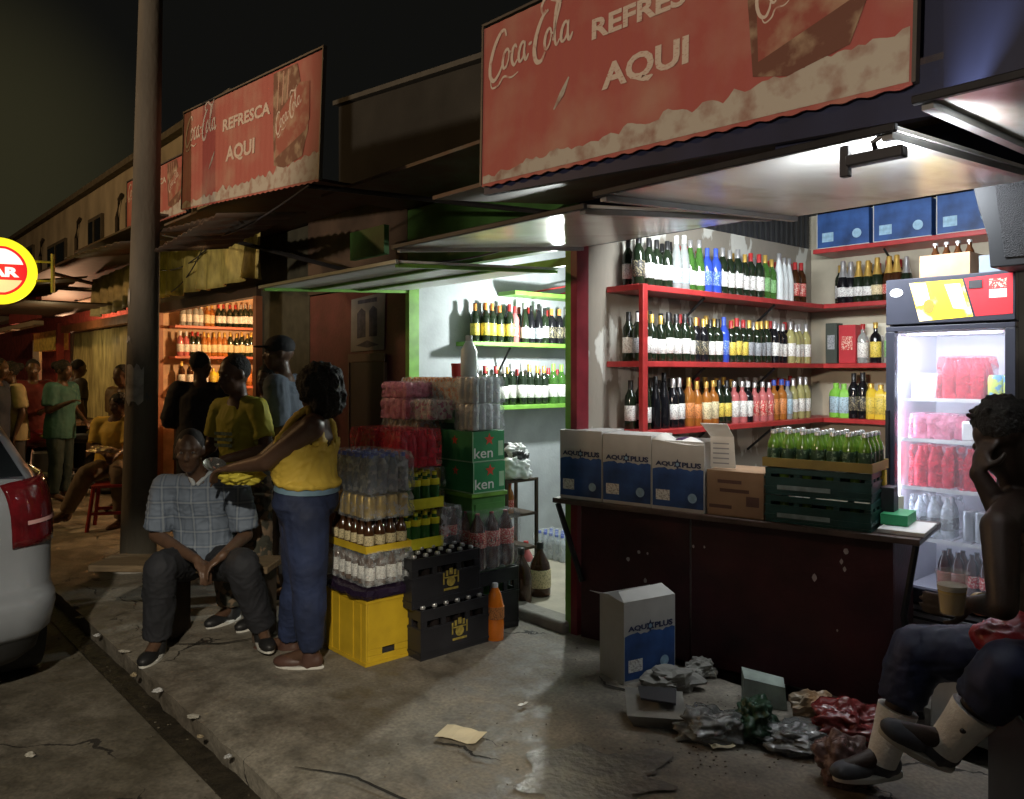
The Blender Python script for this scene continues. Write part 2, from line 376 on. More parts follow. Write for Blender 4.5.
# ---- awning flaps
def flap(a0, a1, t0, z0, t1, z1, mat, label, edge=mSteelD, trim=None):
    rt = empty('awning_flap', W((a0+a1)/2, t1, z1), TH, label, 'awning', 'hinged metal flaps propped open over the shop fronts')
    hx = (a1-a0)/2; dt_, dz = t0-t1, z0-z1
    b = MB(); b.hexa([(-hx, dt_, dz), (hx, dt_, dz), (hx, 0, 0), (-hx, 0, 0), (-hx, dt_, dz+.012), (hx, dt_, dz+.012), (hx, 0, .012), (-hx, 0, .012)])
    b.build('sheet', mat, rt, smooth=0)
    f = MB(); w_ = .028
    f.hexa([(-hx-.01, dt_-.02, dz-.008), (hx+.01, dt_-.02, dz-.008), (hx+.01, dt_, dz-.008), (-hx-.01, dt_, dz-.008), (-hx-.01, dt_-.02, dz+.014), (hx+.01, dt_-.02, dz+.014), (hx+.01, dt_, dz+.014), (-hx-.01, dt_, dz+.014)])
    f.build('front_rail', edge, rt, bevel=.003)
    for sx in (-1, 1):
        f = MB(); xa, xb = sorted((sx*(hx-.006), sx*(hx-.006-w_)))
        f.hexa([(xa, dt_+.005, dz-.022), (xb, dt_+.005, dz-.022), (xb, 0, -.022), (xa, 0, -.022), (xa, dt_+.005, dz-.002), (xb, dt_+.005, dz-.002), (xb, 0, -.002), (xa, 0, -.002)])
        f.build('side_rail', trim or M('rail_grey', (.25, .25, .24), .4, .5), rt, smooth=0)
    for k in (.36, .7) if trim else ():
        f = MB(); f.hexa([(-hx+.04, dt_*k-.012, dz*k-.016), (hx-.04, dt_*k-.012, dz*k-.016), (hx-.04, dt_*k+.012, dz*k-.016), (-hx+.04, dt_*k+.012, dz*k-.016), (-hx+.04, dt_*k-.012, dz*k-.001), (hx-.04, dt_*k-.012, dz*k-.001), (hx-.04, dt_*k+.012, dz*k-.001), (-hx+.04, dt_*k+.012, dz*k-.001)])
        f.build('cross_bar', trim, rt, smooth=0)
    return rt
flap(-1.93, -.90, 2.10, 2.175, FT-.04, 2.265, mAlu, 'large shiny metal awning flap with the lamp clamped under it')
flap(-3.28, -2.02, 2.13, 2.15, FT-.04, 2.285, mAlu, 'shiny metal awning flap left of the lamp, below the sign')
flap(-.84, .5, 2.10, 2.23, FT-.04, 2.28, mAlu, 'rightmost metal awning flap, half out of view beyond the lamp')
flap(-5.10, -3.46, 2.26, 2.11, FT-.04, 2.17, M('white_awning_sheet', (.66, .68, .64), .4, var=.15), 'white awning flap with green bars over the green shop', trim=mGreen, edge=M('rail_pale', (.35, .38, .33), .4, .3))
# ---- green shop
mWhiteWall = M('whitewashed_wall', (.36, .385, .40), .7, var=.2, scale=4, bump=.2)
gs = bld('liquor_shop', 'green trimmed liquor shop with whitewashed walls and lit bulb', 'shop', (-4.3, FT, 0))
part('wall', mWhiteWall, gs, (-5.16, -5.08, FT+.04, 6.2, 0, 2.7))
part('wall', mWhiteWall, gs, (-5.08, -3.39, 6.12, 6.2, 0, 2.7))
part('wall', mWhiteWall, gs, (-3.398, -3.39, FT+.04, 6.1, 0.03, 2.4))
part('floor', mFloor, gs, (-5.08, -3.39, FT+.05, 6.12, -.05, .04))
part('threshold', mConc, gs, (-5.05, -3.36, FT-.10, FT+.05, -.02, .065), bevel=.02)
part('door_frame', mGreen, gs, (-3.39, -3.34, FT-.05, FT+.04, 0, 2.3), (-5.10, -5.05, FT-.05, FT+.04, 0, 2.2))
part('header', mDkGreen, gs, (-5.1, -3.30, FT-.03, FT+.04, 2.30, 2.78))
part('header_rail', mGreen, gs, (-5.1, -3.40, FT-.035, FT-.01, 2.19, 2.24))
part('ceiling', M('shop_ceiling', (.3, .3, .27), .8), gs, (-5.08, -3.39, FT+.05, 6.12, 2.70, 2.74))
part('roof', mRoof, gs, (-5.2, -3.39, 2.75, 6.3, 2.80, 2.82))
# maroon shuttered front between the green and the orange shop
ms = bld('shop_front', 'dark maroon shuttered shop front with a pale poster beside the green shop', 'shop', (-6, FT, 0))
part('wall', mMaroon, ms, (-6.74, -5.17, FT, FT+.08, 0, 2.24))
part('header', M('brown_board', (.07, .045, .03), .7, var=.5, scale=3), ms, (-6.74, -5.12, FT-.02, FT+.06, 2.25, 2.95))
part('door', M('dark_door', (.035, .022, .022), .5), ms, (-5.98, -5.45, FT-.02, FT-.001, .05, 1.63))
part('door_frame', M('brown_frame', (.10, .06, .05), .5), ms, (-6.0, -5.43, FT-.03, FT-.021, 1.635, 1.70), (-6.0, -5.985, FT-.03, FT-.002, .05, 1.63), (-5.445, -5.43, FT-.03, FT-.002, .05, 1.63))
part('side_panel', M('dark_olive_board', (.045, .045, .03), .7, var=.4), ms, (-7.8, -6.75, FT, FT+.08, 0, 2.9))
part('green_board', mDkGreen, ms, (ab(350, 2.95), ab(384, 2.95), 2.95, 2.99, 2.36, 2.56))
part('roof', mRoof, ms, (-7.8, -5.22, 2.5, 4.5, 2.92, 2.94))
po = empty('poster', W(-5.72, FT-.006, 1.72), TH, 'pale torn poster with two dark figures on the maroon shop front', 'poster')
b = MB(); b.prism([(-.27, 0), (.25, .01), (.27, .47), (-.26, .44)], -.004, 0); b.build('paper', M('old_paper', (.22, .21, .19), .8, var=.3, scale=5), po)
for q_ in ([(-.16, .11), (-.03, .12), (-.03, .33), (-.09, .36), (-.16, .32)], [(.03, .12), (.15, .12), (.15, .34), (.09, .37), (.03, .33)], [(-.18, .05), (0, .09), (.18, .05), (0, .03)], [(-.15, .395), (.15, .40), (.15, .435), (-.15, .425)]):
    b = MB(); b.prism(q_, -.006, -.0045); b.build('print', M('faded_ink', (.07, .07, .09), .8, var=.5, scale=20), po)
# ---- orange shop
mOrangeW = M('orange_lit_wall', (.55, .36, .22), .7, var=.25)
osp = bld('liquor_shop', 'liquor shop lit orange by a bare bulb beyond the concrete pole', 'shop', (-9.3, FT, 0))
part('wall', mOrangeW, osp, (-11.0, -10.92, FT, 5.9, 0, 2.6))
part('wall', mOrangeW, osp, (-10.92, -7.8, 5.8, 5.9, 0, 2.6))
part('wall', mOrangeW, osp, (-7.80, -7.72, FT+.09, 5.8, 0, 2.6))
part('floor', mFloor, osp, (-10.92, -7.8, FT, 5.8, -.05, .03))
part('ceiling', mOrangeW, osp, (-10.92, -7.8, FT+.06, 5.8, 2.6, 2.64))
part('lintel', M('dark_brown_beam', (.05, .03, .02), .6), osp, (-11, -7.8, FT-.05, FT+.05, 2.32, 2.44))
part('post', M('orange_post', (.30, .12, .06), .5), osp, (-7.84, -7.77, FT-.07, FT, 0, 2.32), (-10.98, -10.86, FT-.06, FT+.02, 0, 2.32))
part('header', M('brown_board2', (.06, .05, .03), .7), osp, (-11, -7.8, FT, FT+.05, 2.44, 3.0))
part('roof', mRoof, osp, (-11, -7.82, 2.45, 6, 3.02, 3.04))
part('counter', M('dark_counter', (.08, .03, .02), .5), osp, (-10.7, -7.95, FT+.1, FT+.45, .03, 1.0))
# tarpaulin drops over the orange shop
mTarp = M('yellowed_tarpaulin', (.36, .31, .09), .6, var=.5, scale=5, stretch=(3, 1, 1), bump=.5, bscale=8)
def cloth(a0, a1, t, z0, z1, name, mat, label, cat, amp=.05, fr=5, slant=0, group=None):
    b = MB(); n = 60; m_ = 8; vs = []; fs = []
    for i in range(n+1):
        x = (a1-a0)*(i/n-.5)
        for j in range(m_+1):
            k = j/m_; z = (z0-z1)*(1-k)
            y = amp*(.3+.7*(1-k))*(math.sin(x*fr*3.1+math.sin(x*fr)*1.4)+.6*noise.noise(Vector((x*fr, z*2, 1))))
            dz = .05*noise.noise(Vector((x*2.3, 0, 7)))*(1-k)
            vs.append((x, y, z+dz+slant*x))
    for i in range(n):
        for j in range(m_):
            q = i*(m_+1)+j; fs.append((q, q+m_+1, q+m_+2, q+1))
    b.add(vs, fs); o = b.build(name, mat, loc=W((a0+a1)/2, t, z1), rz=TH, smooth=60)
    s_ = o.modifiers.new('thick', 'SOLIDIFY'); s_.thickness = .006
    return tag(o, label, cat, group)
cloth(ab(157, 3.12), ab(262, 3.12), 3.12, 2.42, 2.98, 'tarpaulin', mTarp, 'yellow green tarpaulin hanging above the orange lit shop', 'tarpaulin')
cloth(-15.2, -11.05, 3.38, .55, 2.20, 'curtain', M('pale_yellow_curtain', (.48, .42, .18), .6, var=.5, scale=5, stretch=(4, 1, .6)), 'long pale yellow plastic curtain closing the stall left of the pole', 'curtain', amp=.07, fr=3.4)
cloth(-13.6, -11.6, 3.30, 2.42, 3.0, 'tarpaulin', M('cream_tarp', (.50, .42, .22), .6, var=.4), 'cream tarpaulin above the yellow curtain, left of the pole', 'tarpaulin', slant=.02)
# ---- farther stalls and two-storey building
fs_ = bld('market_stall', 'brown stall with an orange beam behind the yellow curtain', 'stall', (-13, FT, 0))
part('wall', M('brown_stall', (.12, .07, .035), .7, var=.4), fs_, (-15.5, -11.05, FT, FT+.1, 0, .95), (-15.5, -11.05, FT+.4, FT+.5, 0, 2.4))
part('beam', M('orange_beam', (.45, .17, .07), .5, var=.3), fs_, (-15.5, -11.05, 3.25, 3.36, 2.22, 2.34))
part('post', M('red_far_post', (.35, .05, .04), .5), fs_, (-11.16, -11.04, 3.2, 3.3, 0, 3.1), (-15.62, -15.5, 3.2, 3.3, 0, 2.4))
part('roof', mRoof, fs_, (-15.6, -11.05, 2.6, 4, 3.04, 3.07), (-15.6, -12.5, 2.2, 3.3, 2.52, 2.54))
ff = bld('market_stall', 'farthest stall at the left edge glowing red inside', 'stall', (-19, FT, 0))
part('wall', M('far_red_wall', (.45, .10, .08), .6, var=.4), ff, (-60, -15.7, FT+1.4, FT+1.5, 0, 4.6))
part('wall', M('far_side', (.3, .2, .15), .6), ff, (-15.75, -15.65, FT, FT+1.4, 0, 2.4))
part('front_panel', M('maroon_far', (.22, .04, .04), .6, var=.3), ff, (-18.4, -15.8, 2.95, 3.02, 2.48, 2.95))
part('lintel', M('pale_strip', (.35, .30, .22), .6), ff, (-24, -15.8, 2.9, 3.05, 2.36, 2.44))
part('bunting', M('yellow_goods', (.6, .5, .12), .6, var=.5, scale=15), ff, (-18.0, -16.1, 3.3, 3.5, 1.95, 2.30))
part('door', M('white_far_door', (.6, .58, .52), .5, var=.1), ff, (-18.9, -18.3, FT, FT+.05, .1, 2.2))
part('roof', mRoof, ff, (-24, -15.7, 2.2, 5, 2.98, 3.02))
mPlaster = M('stained_plaster', (.52, .48, .38), .85, var=.4, scale=1.6, stretch=(1, 1, .5), bump=.3)
tb_ = bld('two_storey_building', 'long stained two storey building with dark windows above the stalls', 'building', (-16, 4.0, 0))
wl = MB(); wl.box(-12, 6.2, 0, .3, 2.95, 4.95); wl.build('wall', mPlaster, tb_)
b = MB(); b.box(-12.2, 6.3, -.12, .5, 4.95, 5.05); b.build('roof', M('eaves', (.16, .15, .12), .8, var=.4), tb_)
def window(x, z, w_, h):
    f = MB(); f.box(x-w_/2-.07, x+w_/2+.07, -.05, -.002, z-.07, z+h+.07); o = f.build('window', M('win_frame', (.12, .11, .09), .7), tb_)
    g_ = MB(); g_.box(x-w_/2, x+w_/2, -.06, -.052, z, z+h); g_.build('pane', M('dark_pane', (.012, .016, .016), .25), o)
    g_ = MB(); g_.box(x-.02, x+.02, -.075, -.062, z, z+h); g_.build('mullion', M('mullion', (.15, .14, .11), .7), o)
for x, z, w_, h in ((-6.2, 3.4, .9, 1.1), (-3.3, 3.3, 1.5, .95), (-.2, 3.35, .8, 1.0), (2.2, 3.3, .8, 1.0), (4.4, 3.3, .8, 1.0), (-9, 3.4, .9, 1.0)): window(x, z, w_, h)
b = MB(); b.hexa([(-2.2, -.7, 3.35), (.4, -.7, 3.35), (.4, -.003, 3.6), (-2.2, -.003, 3.6), (-2.2, -.7, 3.4), (.4, -.7, 3.4), (.4, -.003, 3.65), (-2.2, -.003, 3.65)]); b.build('window_hood', M('hood', (.17, .15, .11), .8), tb_)
for i, x in enumerate((-7.9, -4.9, -1.6, 1.2)):
    b = MB(); b.tube([(x, -.04, 2.95), (x, -.04, 4.2), (x+.15, -.04, 4.5), (x+.3, -.04, 4.55)], .03)
    b.build('drain_pipe', M('pipe', (.06, .05, .04), .6), tb_)
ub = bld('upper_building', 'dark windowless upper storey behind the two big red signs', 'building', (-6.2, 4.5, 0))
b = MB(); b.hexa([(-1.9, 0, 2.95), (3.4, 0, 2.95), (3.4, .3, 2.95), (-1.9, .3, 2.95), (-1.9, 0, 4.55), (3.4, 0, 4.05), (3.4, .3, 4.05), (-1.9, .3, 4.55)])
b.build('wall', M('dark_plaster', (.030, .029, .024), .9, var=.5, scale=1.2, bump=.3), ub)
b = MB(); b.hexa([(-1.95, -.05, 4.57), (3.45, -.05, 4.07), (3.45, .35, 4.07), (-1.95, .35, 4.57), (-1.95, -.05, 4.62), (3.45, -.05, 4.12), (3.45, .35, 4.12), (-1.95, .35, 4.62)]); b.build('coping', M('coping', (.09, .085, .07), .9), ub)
# roof edge beams between the shops
def beam(name, pts, r_, mat, label, cat, group=None):
    b = MB(); c = W(*pts[0]); b.tube([W(*p)-c for p in pts], r_, 6); o = b.build(name, mat, loc=c); o.rotation_euler = (0, 0, 0); return tag(o, label, cat, group)
beam('roof_strut', [(-7.2, 2.45, 2.82), (-5.3, 3.42, 2.25)], .02, mSteelD, 'thin dark strut slanting under the roof between the two big signs', 'strut')
beam('roof_strut', [(-4.95, 2.5, 2.80), (-3.42, 3.40, 2.50)], .018, mSteelD, 'short strut below the left end of the nearest red sign', 'strut')
# ================================================================= SIGNS
mSignRed = M('faded_red_print', (.35, .085, .07), .6, scale=3.2, col2=(.38, .18, .13), thr=(.46, .72), bump=.12)
mSignPale = M('weathered_white_print', (.42, .38, .31), .7, col2=(.27, .16, .12), scale=13, thr=(.46, .70))
mSignWhite = M('cream_lettering', (.56, .46, .37), .6, scale=22, col2=(.42, .22, .17), thr=(.55, .66))
mSignBrown = M('brown_bottle_print', (.14, .055, .035), .6, scale=9, col2=(.34, .24, .15), thr=(.50, .66))
mSignPatch = M('sun_bleached_print', (.46, .135, .10), .55, var=.3, scale=3)
mSignLine = M('sign_edge', (.10, .09, .08), .5, .5)
def catmull(pts, n=8):
    out = []; P = [pts[0]]+list(pts)+[pts[-1]]
    for i in range(1, len(P)-2):
        for k in range(n):
            t = k/n; q = [.5*((2*P[i][d])+(-P[i-1][d]+P[i+1][d])*t+(2*P[i-1][d]-5*P[i][d]+4*P[i+1][d]-P[i+2][d])*t*t+(-P[i-1][d]+3*P[i][d]-3*P[i+1][d]+P[i+2][d])*t**3) for d in (0, 1)]
            out.append(tuple(q))
    out.append(tuple(pts[-1])); return out
def oval(cx, cy, rx, ry, sh=.25): return [(cx+rx*math.cos(a)+sh*ry*math.sin(a), cy+ry*math.sin(a)) for a in [math.pi*2*k/16 for k in range(17)]]
def script_logo(w_, h_, y):
    S = []
    S.append(([(.72, .86), (.66, 1.0), (.50, .98), (.28, .75), (.12, .42), (.10, .12), (.24, -.02), (.44, .10), (.55, .25)], .045))
    S.append(([(.12, .05), (.16, -.16), (.40, -.16), (.62, -.02), (.9, -.10), (1.15, -.04)], .022))
    S.append((oval(.70, .36, .11, .20), .035)); S.append(([(.78, .5), (.9, .46)], .02))
    S.append(([(1.10, .50), (1.04, .57), (.95, .48), (.92, .28), (1.0, .14), (1.12, .24)], .036))
    S.append((oval(1.28, .36, .10, .20), .035)); S.append(([(1.40, .56), (1.36, .30), (1.42, .16), (1.52, .26)], .036))
    S.append(([(1.52, .44), (1.64, .47)], .03))
    S.append(([(2.75, 1.22), (2.60, 1.05), (2.40, 1.12), (2.15, 1.26), (1.98, 1.12), (2.02, .95), (2.12, 1.0)], .032))
    S.append(([(2.20, .98), (2.02, .90), (1.82, .62), (1.72, .28), (1.78, .02), (1.95, -.02), (2.08, .14)], .05))
    S.append((oval(2.18, .38, .10, .20), .035)); S.append(([(2.26, .5), (2.36, .44)], .02))
    S.append(([(2.34, .30), (2.46, .68), (2.58, 1.0), (2.50, 1.05), (2.42, .75), (2.40, .35), (2.46, .18), (2.56, .28)], .036))
    S.append((oval(2.72, .38, .10, .19), .035)); S.append(([(2.86, .58), (2.82, .30), (2.88, .18), (2.98, .3)], .036))
    b = MB()
    for j, (pts, hw) in enumerate(S):
        P = [(x/3.0*w_, (z+.16)/1.42*h_) for x, z in (catmull(pts) if len(pts) < 14 else pts)]
        k = w_/3.0
        b.ribbon(P, lambda u, hw=hw: k*hw*(.55+.75*math.sin(math.pi*min(1, max(0, u)))), y=y-.0003*(j % 3))
    return b
def drink_sign(Lh, H, loc, rot_y, label, group='red soft drink boards over the shop fronts', seed=1, full=True):
    rt = empty('advertising_sign', W(*loc), TH, label, 'sign', group); rt.rotation_euler = (0, rot_y, TH)
    rn = random.Random(seed)
    # corrugated sheet: wavy lower edge
    b = MB(); n = 120; vs = []; fs = []
    for i in range(n+1):
        x = Lh*i/n; wv = .005*math.sin(i/n*Lh*2*math.pi/.085)
        for z in (-.01+wv*.9, .0, H): vs.append((x, wv*.25, z))
    vs2 = [(x, y+.006, z) for x, y, z in vs]; m_ = len(vs)
    for i in range(n):
        for j in range(2):
            q = i*3+j; fs += [(q, q+3, q+4, q+1), (m_+q, m_+q+1, m_+q+4, m_+q+3)]
        fs.append((i*3, m_+i*3, m_+i*3+3, i*3+3)); fs.append((i*3+2, i*3+5, m_+i*3+5, m_+i*3+2))
    fs += [(0, 1, m_+1, m_), (1, 2, m_+2, m_+1), (n*3, m_+n*3, m_+n*3+1, n*3+1), (n*3+1, m_+n*3+1, m_+n*3+2, n*3+2)]
    b.add(vs+vs2, fs); b.build('board', mSignRed, rt, smooth=60)
    f = MB(); f.box(-.012, 0, -.006, .02, 0, H+.01); f.box(Lh, Lh+.012, -.006, .02, 0, H+.01); f.box(-.012, Lh+.012, -.006, .02, H+.0105, H+.022); f.build('edge_strip', mSignLine, rt)
    # melting ice band along the foot
    top = []
    for i in range(91):
        u = i/90; x = .008+(Lh-.016)*u
        h_ = (.03+.10*u+.12*max(0, u-.74))*H/.73+.055*abs(noise.noise(Vector((x*5, seed, 0))))+.03*noise.noise(Vector((x*17, seed, 3)))+.012*noise.noise(Vector((x*50, seed, 3)))
        top.append((x, max(.01, h_)))
    b = MB()
    for i in range(90): b.add([(top[i][0], -.0022, .004), (top[i+1][0], -.0022, .004), (top[i+1][0], -.0022, top[i+1][1]), (top[i][0], -.0022, top[i][1])], [(0, 1, 2, 3)])
    b.build('ice_print', mSignPale, rt, smooth=0)
    # slanted streak
    b = MB(); b.ribbon([(.245*Lh, .34*H), (.27*Lh, .42*H), (.29*Lh, .50*H)], lambda u: .004+.010*math.sin(math.pi*u), y=-.0024); b.build('streak', mSignPale, rt)
    lg = script_logo(.285*Lh, .40*H, -.0028).build('script_lettering', mSignWhite, rt, smooth=0); lg.location = (.018*Lh, 0, .60*H); lg.rotation_euler = (0, R(-1.5), 0)
    text('REFRESCA', .345*Lh, .115*H, mSignWhite, rt, .355*Lh, -.0030, .655*H, bold=.035)
    text('AQUI', .215*Lh, .165*H, mSignWhite, rt, .385*Lh, -.0030, .335*H, bold=.035)
    # bottle picture with a label of the same script
    b = MB(); P = [(.715, .985), (.722, .55), (.735, .20), (.80, .16), (.905, .22), (.935, .42), (.925, .62), (.885, .80), (.86, .985)]
    b.add([(x*Lh, -.0026, z*H) for x, z in P], [tuple(range(len(P)))]); b.build('bottle_print', mSignBrown, rt, smooth=0)
    b = MB(); P = [(.738, .60), (.88, .82), (.935, .80), (.94, .50), (.92, .42), (.745, .26)]
    b.add([(x*Lh, -.0030, z*H) for x, z in P], [tuple(range(len(P)))]); b.build('label_print', M('red_label_print', (.27, .07, .05), .6, col2=(.36, .22, .14), scale=8, thr=(.48, .66)), rt, smooth=0)
    b = MB()
    for k in range(3): b.ribbon([((.745+.03*k)*Lh, .66*H+k*.03*H), ((.75+.03*k)*Lh, .97*H)], .006*Lh/2, y=-.0028)
    b.build('glass_shine', M('shine_print', (.45, .25, .18), .5), rt, smooth=0)
    l2 = script_logo(.165*Lh, .24*H, -.0034).build('script_lettering', mSignWhite, rt, smooth=0); l2.location = (.748*Lh, 0, .42*H); l2.rotation_euler = (0, R(-22), 0)
    for k in range(5):
        b = MB(); b.box(Lh*(.08+.2*k)-.015, Lh*(.08+.2*k)+.015, .01, .04, .0, H*.9)
        b.build('back_batten', mWood, rt)
    return rt
drink_sign(1.97, .735, (-2.945, 2.395, 2.435), R(1.4), 'largest and nearest red sign with script, bottle and faded ice print', seed=2)
drink_sign(2.46, .80, (-7.02, 2.395, 2.945), R(4.4), 'red drink sign right of the concrete pole, bottle bleached pale', seed=5)
drink_sign(ab(186, 2.55)-ab(127, 2.55), .52, (ab(127, 2.55), 2.55, zt(127, 232, 2.55)), R(1.5), 'smallest red drink sign, partly hidden behind the concrete pole', seed=8)

# loose roof clutter and cables
def cable(p0, p1, sag, label, r_=.007):
    c = W(*p0); P = [W(p0[0]+(p1[0]-p0[0])*k/14, p0[1]+(p1[1]-p0[1])*k/14, p0[2]+(p1[2]-p0[2])*k/14-sag*math.sin(math.pi*k/14))-c for k in range(15)]
    b = MB(); b.tube(P, r_, 6); tag(b.build('cable', mBlackP, loc=c), label, 'cable')
cable((-4.6, 2.35, 2.72), (-7.6, 2.42, 2.80), .16, 'black cable sagging under the roof edge between the two big signs')
cable((-7.7, 3.1, 3.0), (-10.9, 3.1, 3.02), .30, 'black cable sagging across the yellow green tarpaulin')
cable((-8.2, 3.08, 2.98), (-9.4, 3.09, 2.46), .10, 'short loose cable hanging in front of the yellow green tarpaulin')
cable((-3.2, 3.3, 2.40), (-5.0, 3.30, 2.36), .07, 'thin black cable along the green header above the white awning flap')
for k, (a_, t_, z_, l_, rr_) in enumerate(((-6.2, 2.36, 2.70, 1.7, 3), (-6.0, 2.30, 2.60, 1.3, -4), (-9.2, 2.45, 2.86, 2.2, 2), (-12.8, 2.4, 2.72, 2.4, -2))):
    b = MB(); n_ = 30; vs = []
    for i in range(n_+1):
        x = l_*(i/n_-.5); zz = .012*math.sin(x*60); vs += [(x, -.25, zz-.04), (x, .35, zz+.05)]
    b.add(vs, [(2*i, 2*i+2, 2*i+3, 2*i+1) for i in range(n_)]); o = b.build('roof_sheet', mRoof, loc=W(a_, t_, z_), smooth=60); o.rotation_euler = (0, R(rr_), TH); o.modifiers.new('s', 'SOLIDIFY').thickness = .004
    tag(o, ['rusty corrugated sheet end jutting out below the sign right of the pole', 'lower bent corrugated sheet below the sign right of the pole', 'corrugated sheet edge over the orange lit shop behind the pole', 'corrugated sheet edge over the yellow curtain'][k], 'roof sheet')
# long cracks in the pavement
mCrack = M('crack_shadow_dirt', (.02, .017, .013), .95)
for k, P in enumerate((((-2.72, 1.95), (-2.60, 2.02), (-2.52, 2.0), (-2.40, 2.06)), ((-2.9, 1.42), (-2.7, 1.55), (-2.45, 1.60), (-2.2, 1.66), (-2.05, 1.63)), ((-2.75, 3.0), (-2.65, 2.94), (-2.5, 2.98), (-2.42, 2.93)), ((-4.7, 1.5), (-4.5, 1.75), (-4.42, 2.1)), ((-1.9, 2.2), (-1.7, 2.26), (-1.55, 2.22)))):
    Q = []
    for (p, q) in zip(P, P[1:]):
        for j in range(8): u = j/8; Q.append((p[0]+(q[0]-p[0])*u+.012*noise.noise(Vector((p[0]*9+j, k, 0))), p[1]+(q[1]-p[1])*u+.012*noise.noise(Vector((k, p[0]*9+j, 0)))))
    b = MB(); b.ribbon([(x, z) for x, z in Q], lambda u: .0015+.006*math.sin(math.pi*u), y=0); b.v = [Vector((v.x, v.z, .0125)) for v in b.v]
    tag(b.build('pavement_crack', mCrack, rz=TH, loc=(0, 0, 0), smooth=0), kind='structure')
# ================================================================= SHELVES AND BOTTLES
def lab(name, c, c2=None): return M(name, c, .5, scale=120, var=.3, col2=c2 or tuple(x*.55 for x in c), thr=(.52, .56))
GL = dict(dark=M('dark_green_glass', (.012, .02, .010), .08, coat=.3), black=M('black_glass', (.008, .008, .010), .12), brown=M('brown_glass', (.06, .022, .008), .08, trans=.3),
          green=M('green_glass', (.10, .26, .05), .06, trans=.55), clear=M('clear_glass', (.75, .80, .78), .05, trans=.7), blue=M('blue_glass', (.03, .07, .42), .1), straw=M('white_wine_glass', (.62, .58, .25), .06, trans=.5),
          rose=M('pink_glass', (.62, .18, .18), .08, trans=.3), amber=M('amber_glass', (.45, .16, .03), .08, trans=.3), yellow=M('yellow_spirit', (.75, .55, .05), .3), lime=M('lime_carton', (.25, .60, .08), .5), frost=M('frosted_glass', (.66, .70, .70), .35))
LB = dict(white=lab('white_label', (.78, .78, .74), (.45, .42, .40)), cream=lab('cream_label', (.70, .60, .36)), yellow=lab('yellow_label', (.75, .58, .10)), black=lab('black_label', (.03, .03, .03), (.35, .30, .18)), red=lab('red_label', (.5, .05, .05), (.7, .5, .4)),
          blue=lab('blue_label', (.05, .12, .5), (.3, .4, .7)), green=lab('green_label', (.25, .5, .2)), orange=lab('orange_label', (.65, .25, .08)), grey=lab('grey_label', (.30, .32, .34)), pale=lab('pale_blue_label', (.45, .62, .72)))
CP = dict(black=M('black_cap', (.02, .02, .02), .35), gold=M('gold_cap', (.65, .42, .10), .35, .5), red=M('red_cap', (.4, .03, .03), .4), white=M('white_cap', (.7, .7, .7), .4), silver=M('silver_cap', (.6, .6, .6), .3, .7), green=M('green_cap', (.25, .6, .08), .4), orange=M('orange_cap', (.7, .25, .06), .4), blue=M('blue_cap', (.05, .1, .5), .4))
PROF = dict(
    wine=([(.035, 0), (.0375, .006), (.0375, .185), (.034, .205), (.019, .235), (.0145, .25), (.0145, .298)], (.05, .145, .0380), (.232, .302, .0158), 0),
    hock=([(.034, 0), (.036, .006), (.036, .15), (.030, .20), (.018, .26), (.0135, .29), (.0135, .328)], (.04, .13, .0365), (.275, .332, .0148), 0),
    fizz=([(.040, 0), (.044, .006), (.044, .14), (.038, .18), (.022, .235), (.016, .27), (.016, .31)], (.05, .12, .0446), (.20, .318, .0), 0),
    spirit=([(.036, 0), (.038, .006), (.038, .175), (.032, .195), (.016, .215), (.014, .225), (.014, .27)], (.04, .15, .0385), (.245, .285, .0165), 0),
    square=([(.032, 0), (.034, .006), (.034, .15), (.028, .17), (.016, .185), (.014, .19), (.014, .215)], (.03, .135, .0345), (.19, .222, .017), 1),
    jug=([(.055, 0), (.06, .008), (.062, .14), (.052, .185), (.022, .24), (.017, .255), (.017, .29)], (.05, .15, .0628), (.262, .298, .020), 0),
    small=([(.028, 0), (.030, .005), (.030, .12), (.024, .145), (.013, .17), (.0125, .20), (.0125, .21)], (.035, .095, .0305), (.198, .213, .0145), 0))
_B = {}
def bottle(kind, glass, label, cap, loc, text_, cat='bottle', group=None, s=1.0, name=None):
    key = (kind, glass, label, cap)
    if key not in _B:
        P, lb, cp, sq = PROF[kind]
        body = MB().lathe(P, 14, sq=sq).mesh('bottle', GL[glass], 50)
        lm = None
        if label:
            z0, z1, r_ = lb; lm = MB().lathe([(r_-.001, z0), (r_, z0+.001), (r_, z1-.001), (r_-.001, z1)], 14, sq=sq).mesh('label', LB[label], 50)
        z0, z1, r_ = cp
        pr = [(r_, z0), (r_, z1-.002), (r_-.002, z1)] if r_ else [(.0335, z0-.004), (.0235, z0+.036), (.0175, z0+.07), (.019, z1-.01), (.015, z1)]
        _B[key] = (body, lm, MB().lathe(pr, 14).mesh('cap', CP[cap], 50))
    body, lm, cm = _B[key]
    o = bpy.data.objects.new(name or {'wine': 'wine_bottle', 'hock': 'wine_bottle', 'fizz': 'sparkling_wine_bottle', 'spirit': 'spirit_bottle', 'square': 'spirit_bottle', 'jug': 'jug_bottle', 'small': 'beer_bottle'}[kind], body)
    COL.objects.link(o); o.location = loc; o.rotation_euler = (0, 0, random.uniform(0, 6.28)); o.scale = (s, s, s)
    if lm: ch('label', lm, o)
    ch('cap', cm, o)
    return tag(o, text_, cat, group)
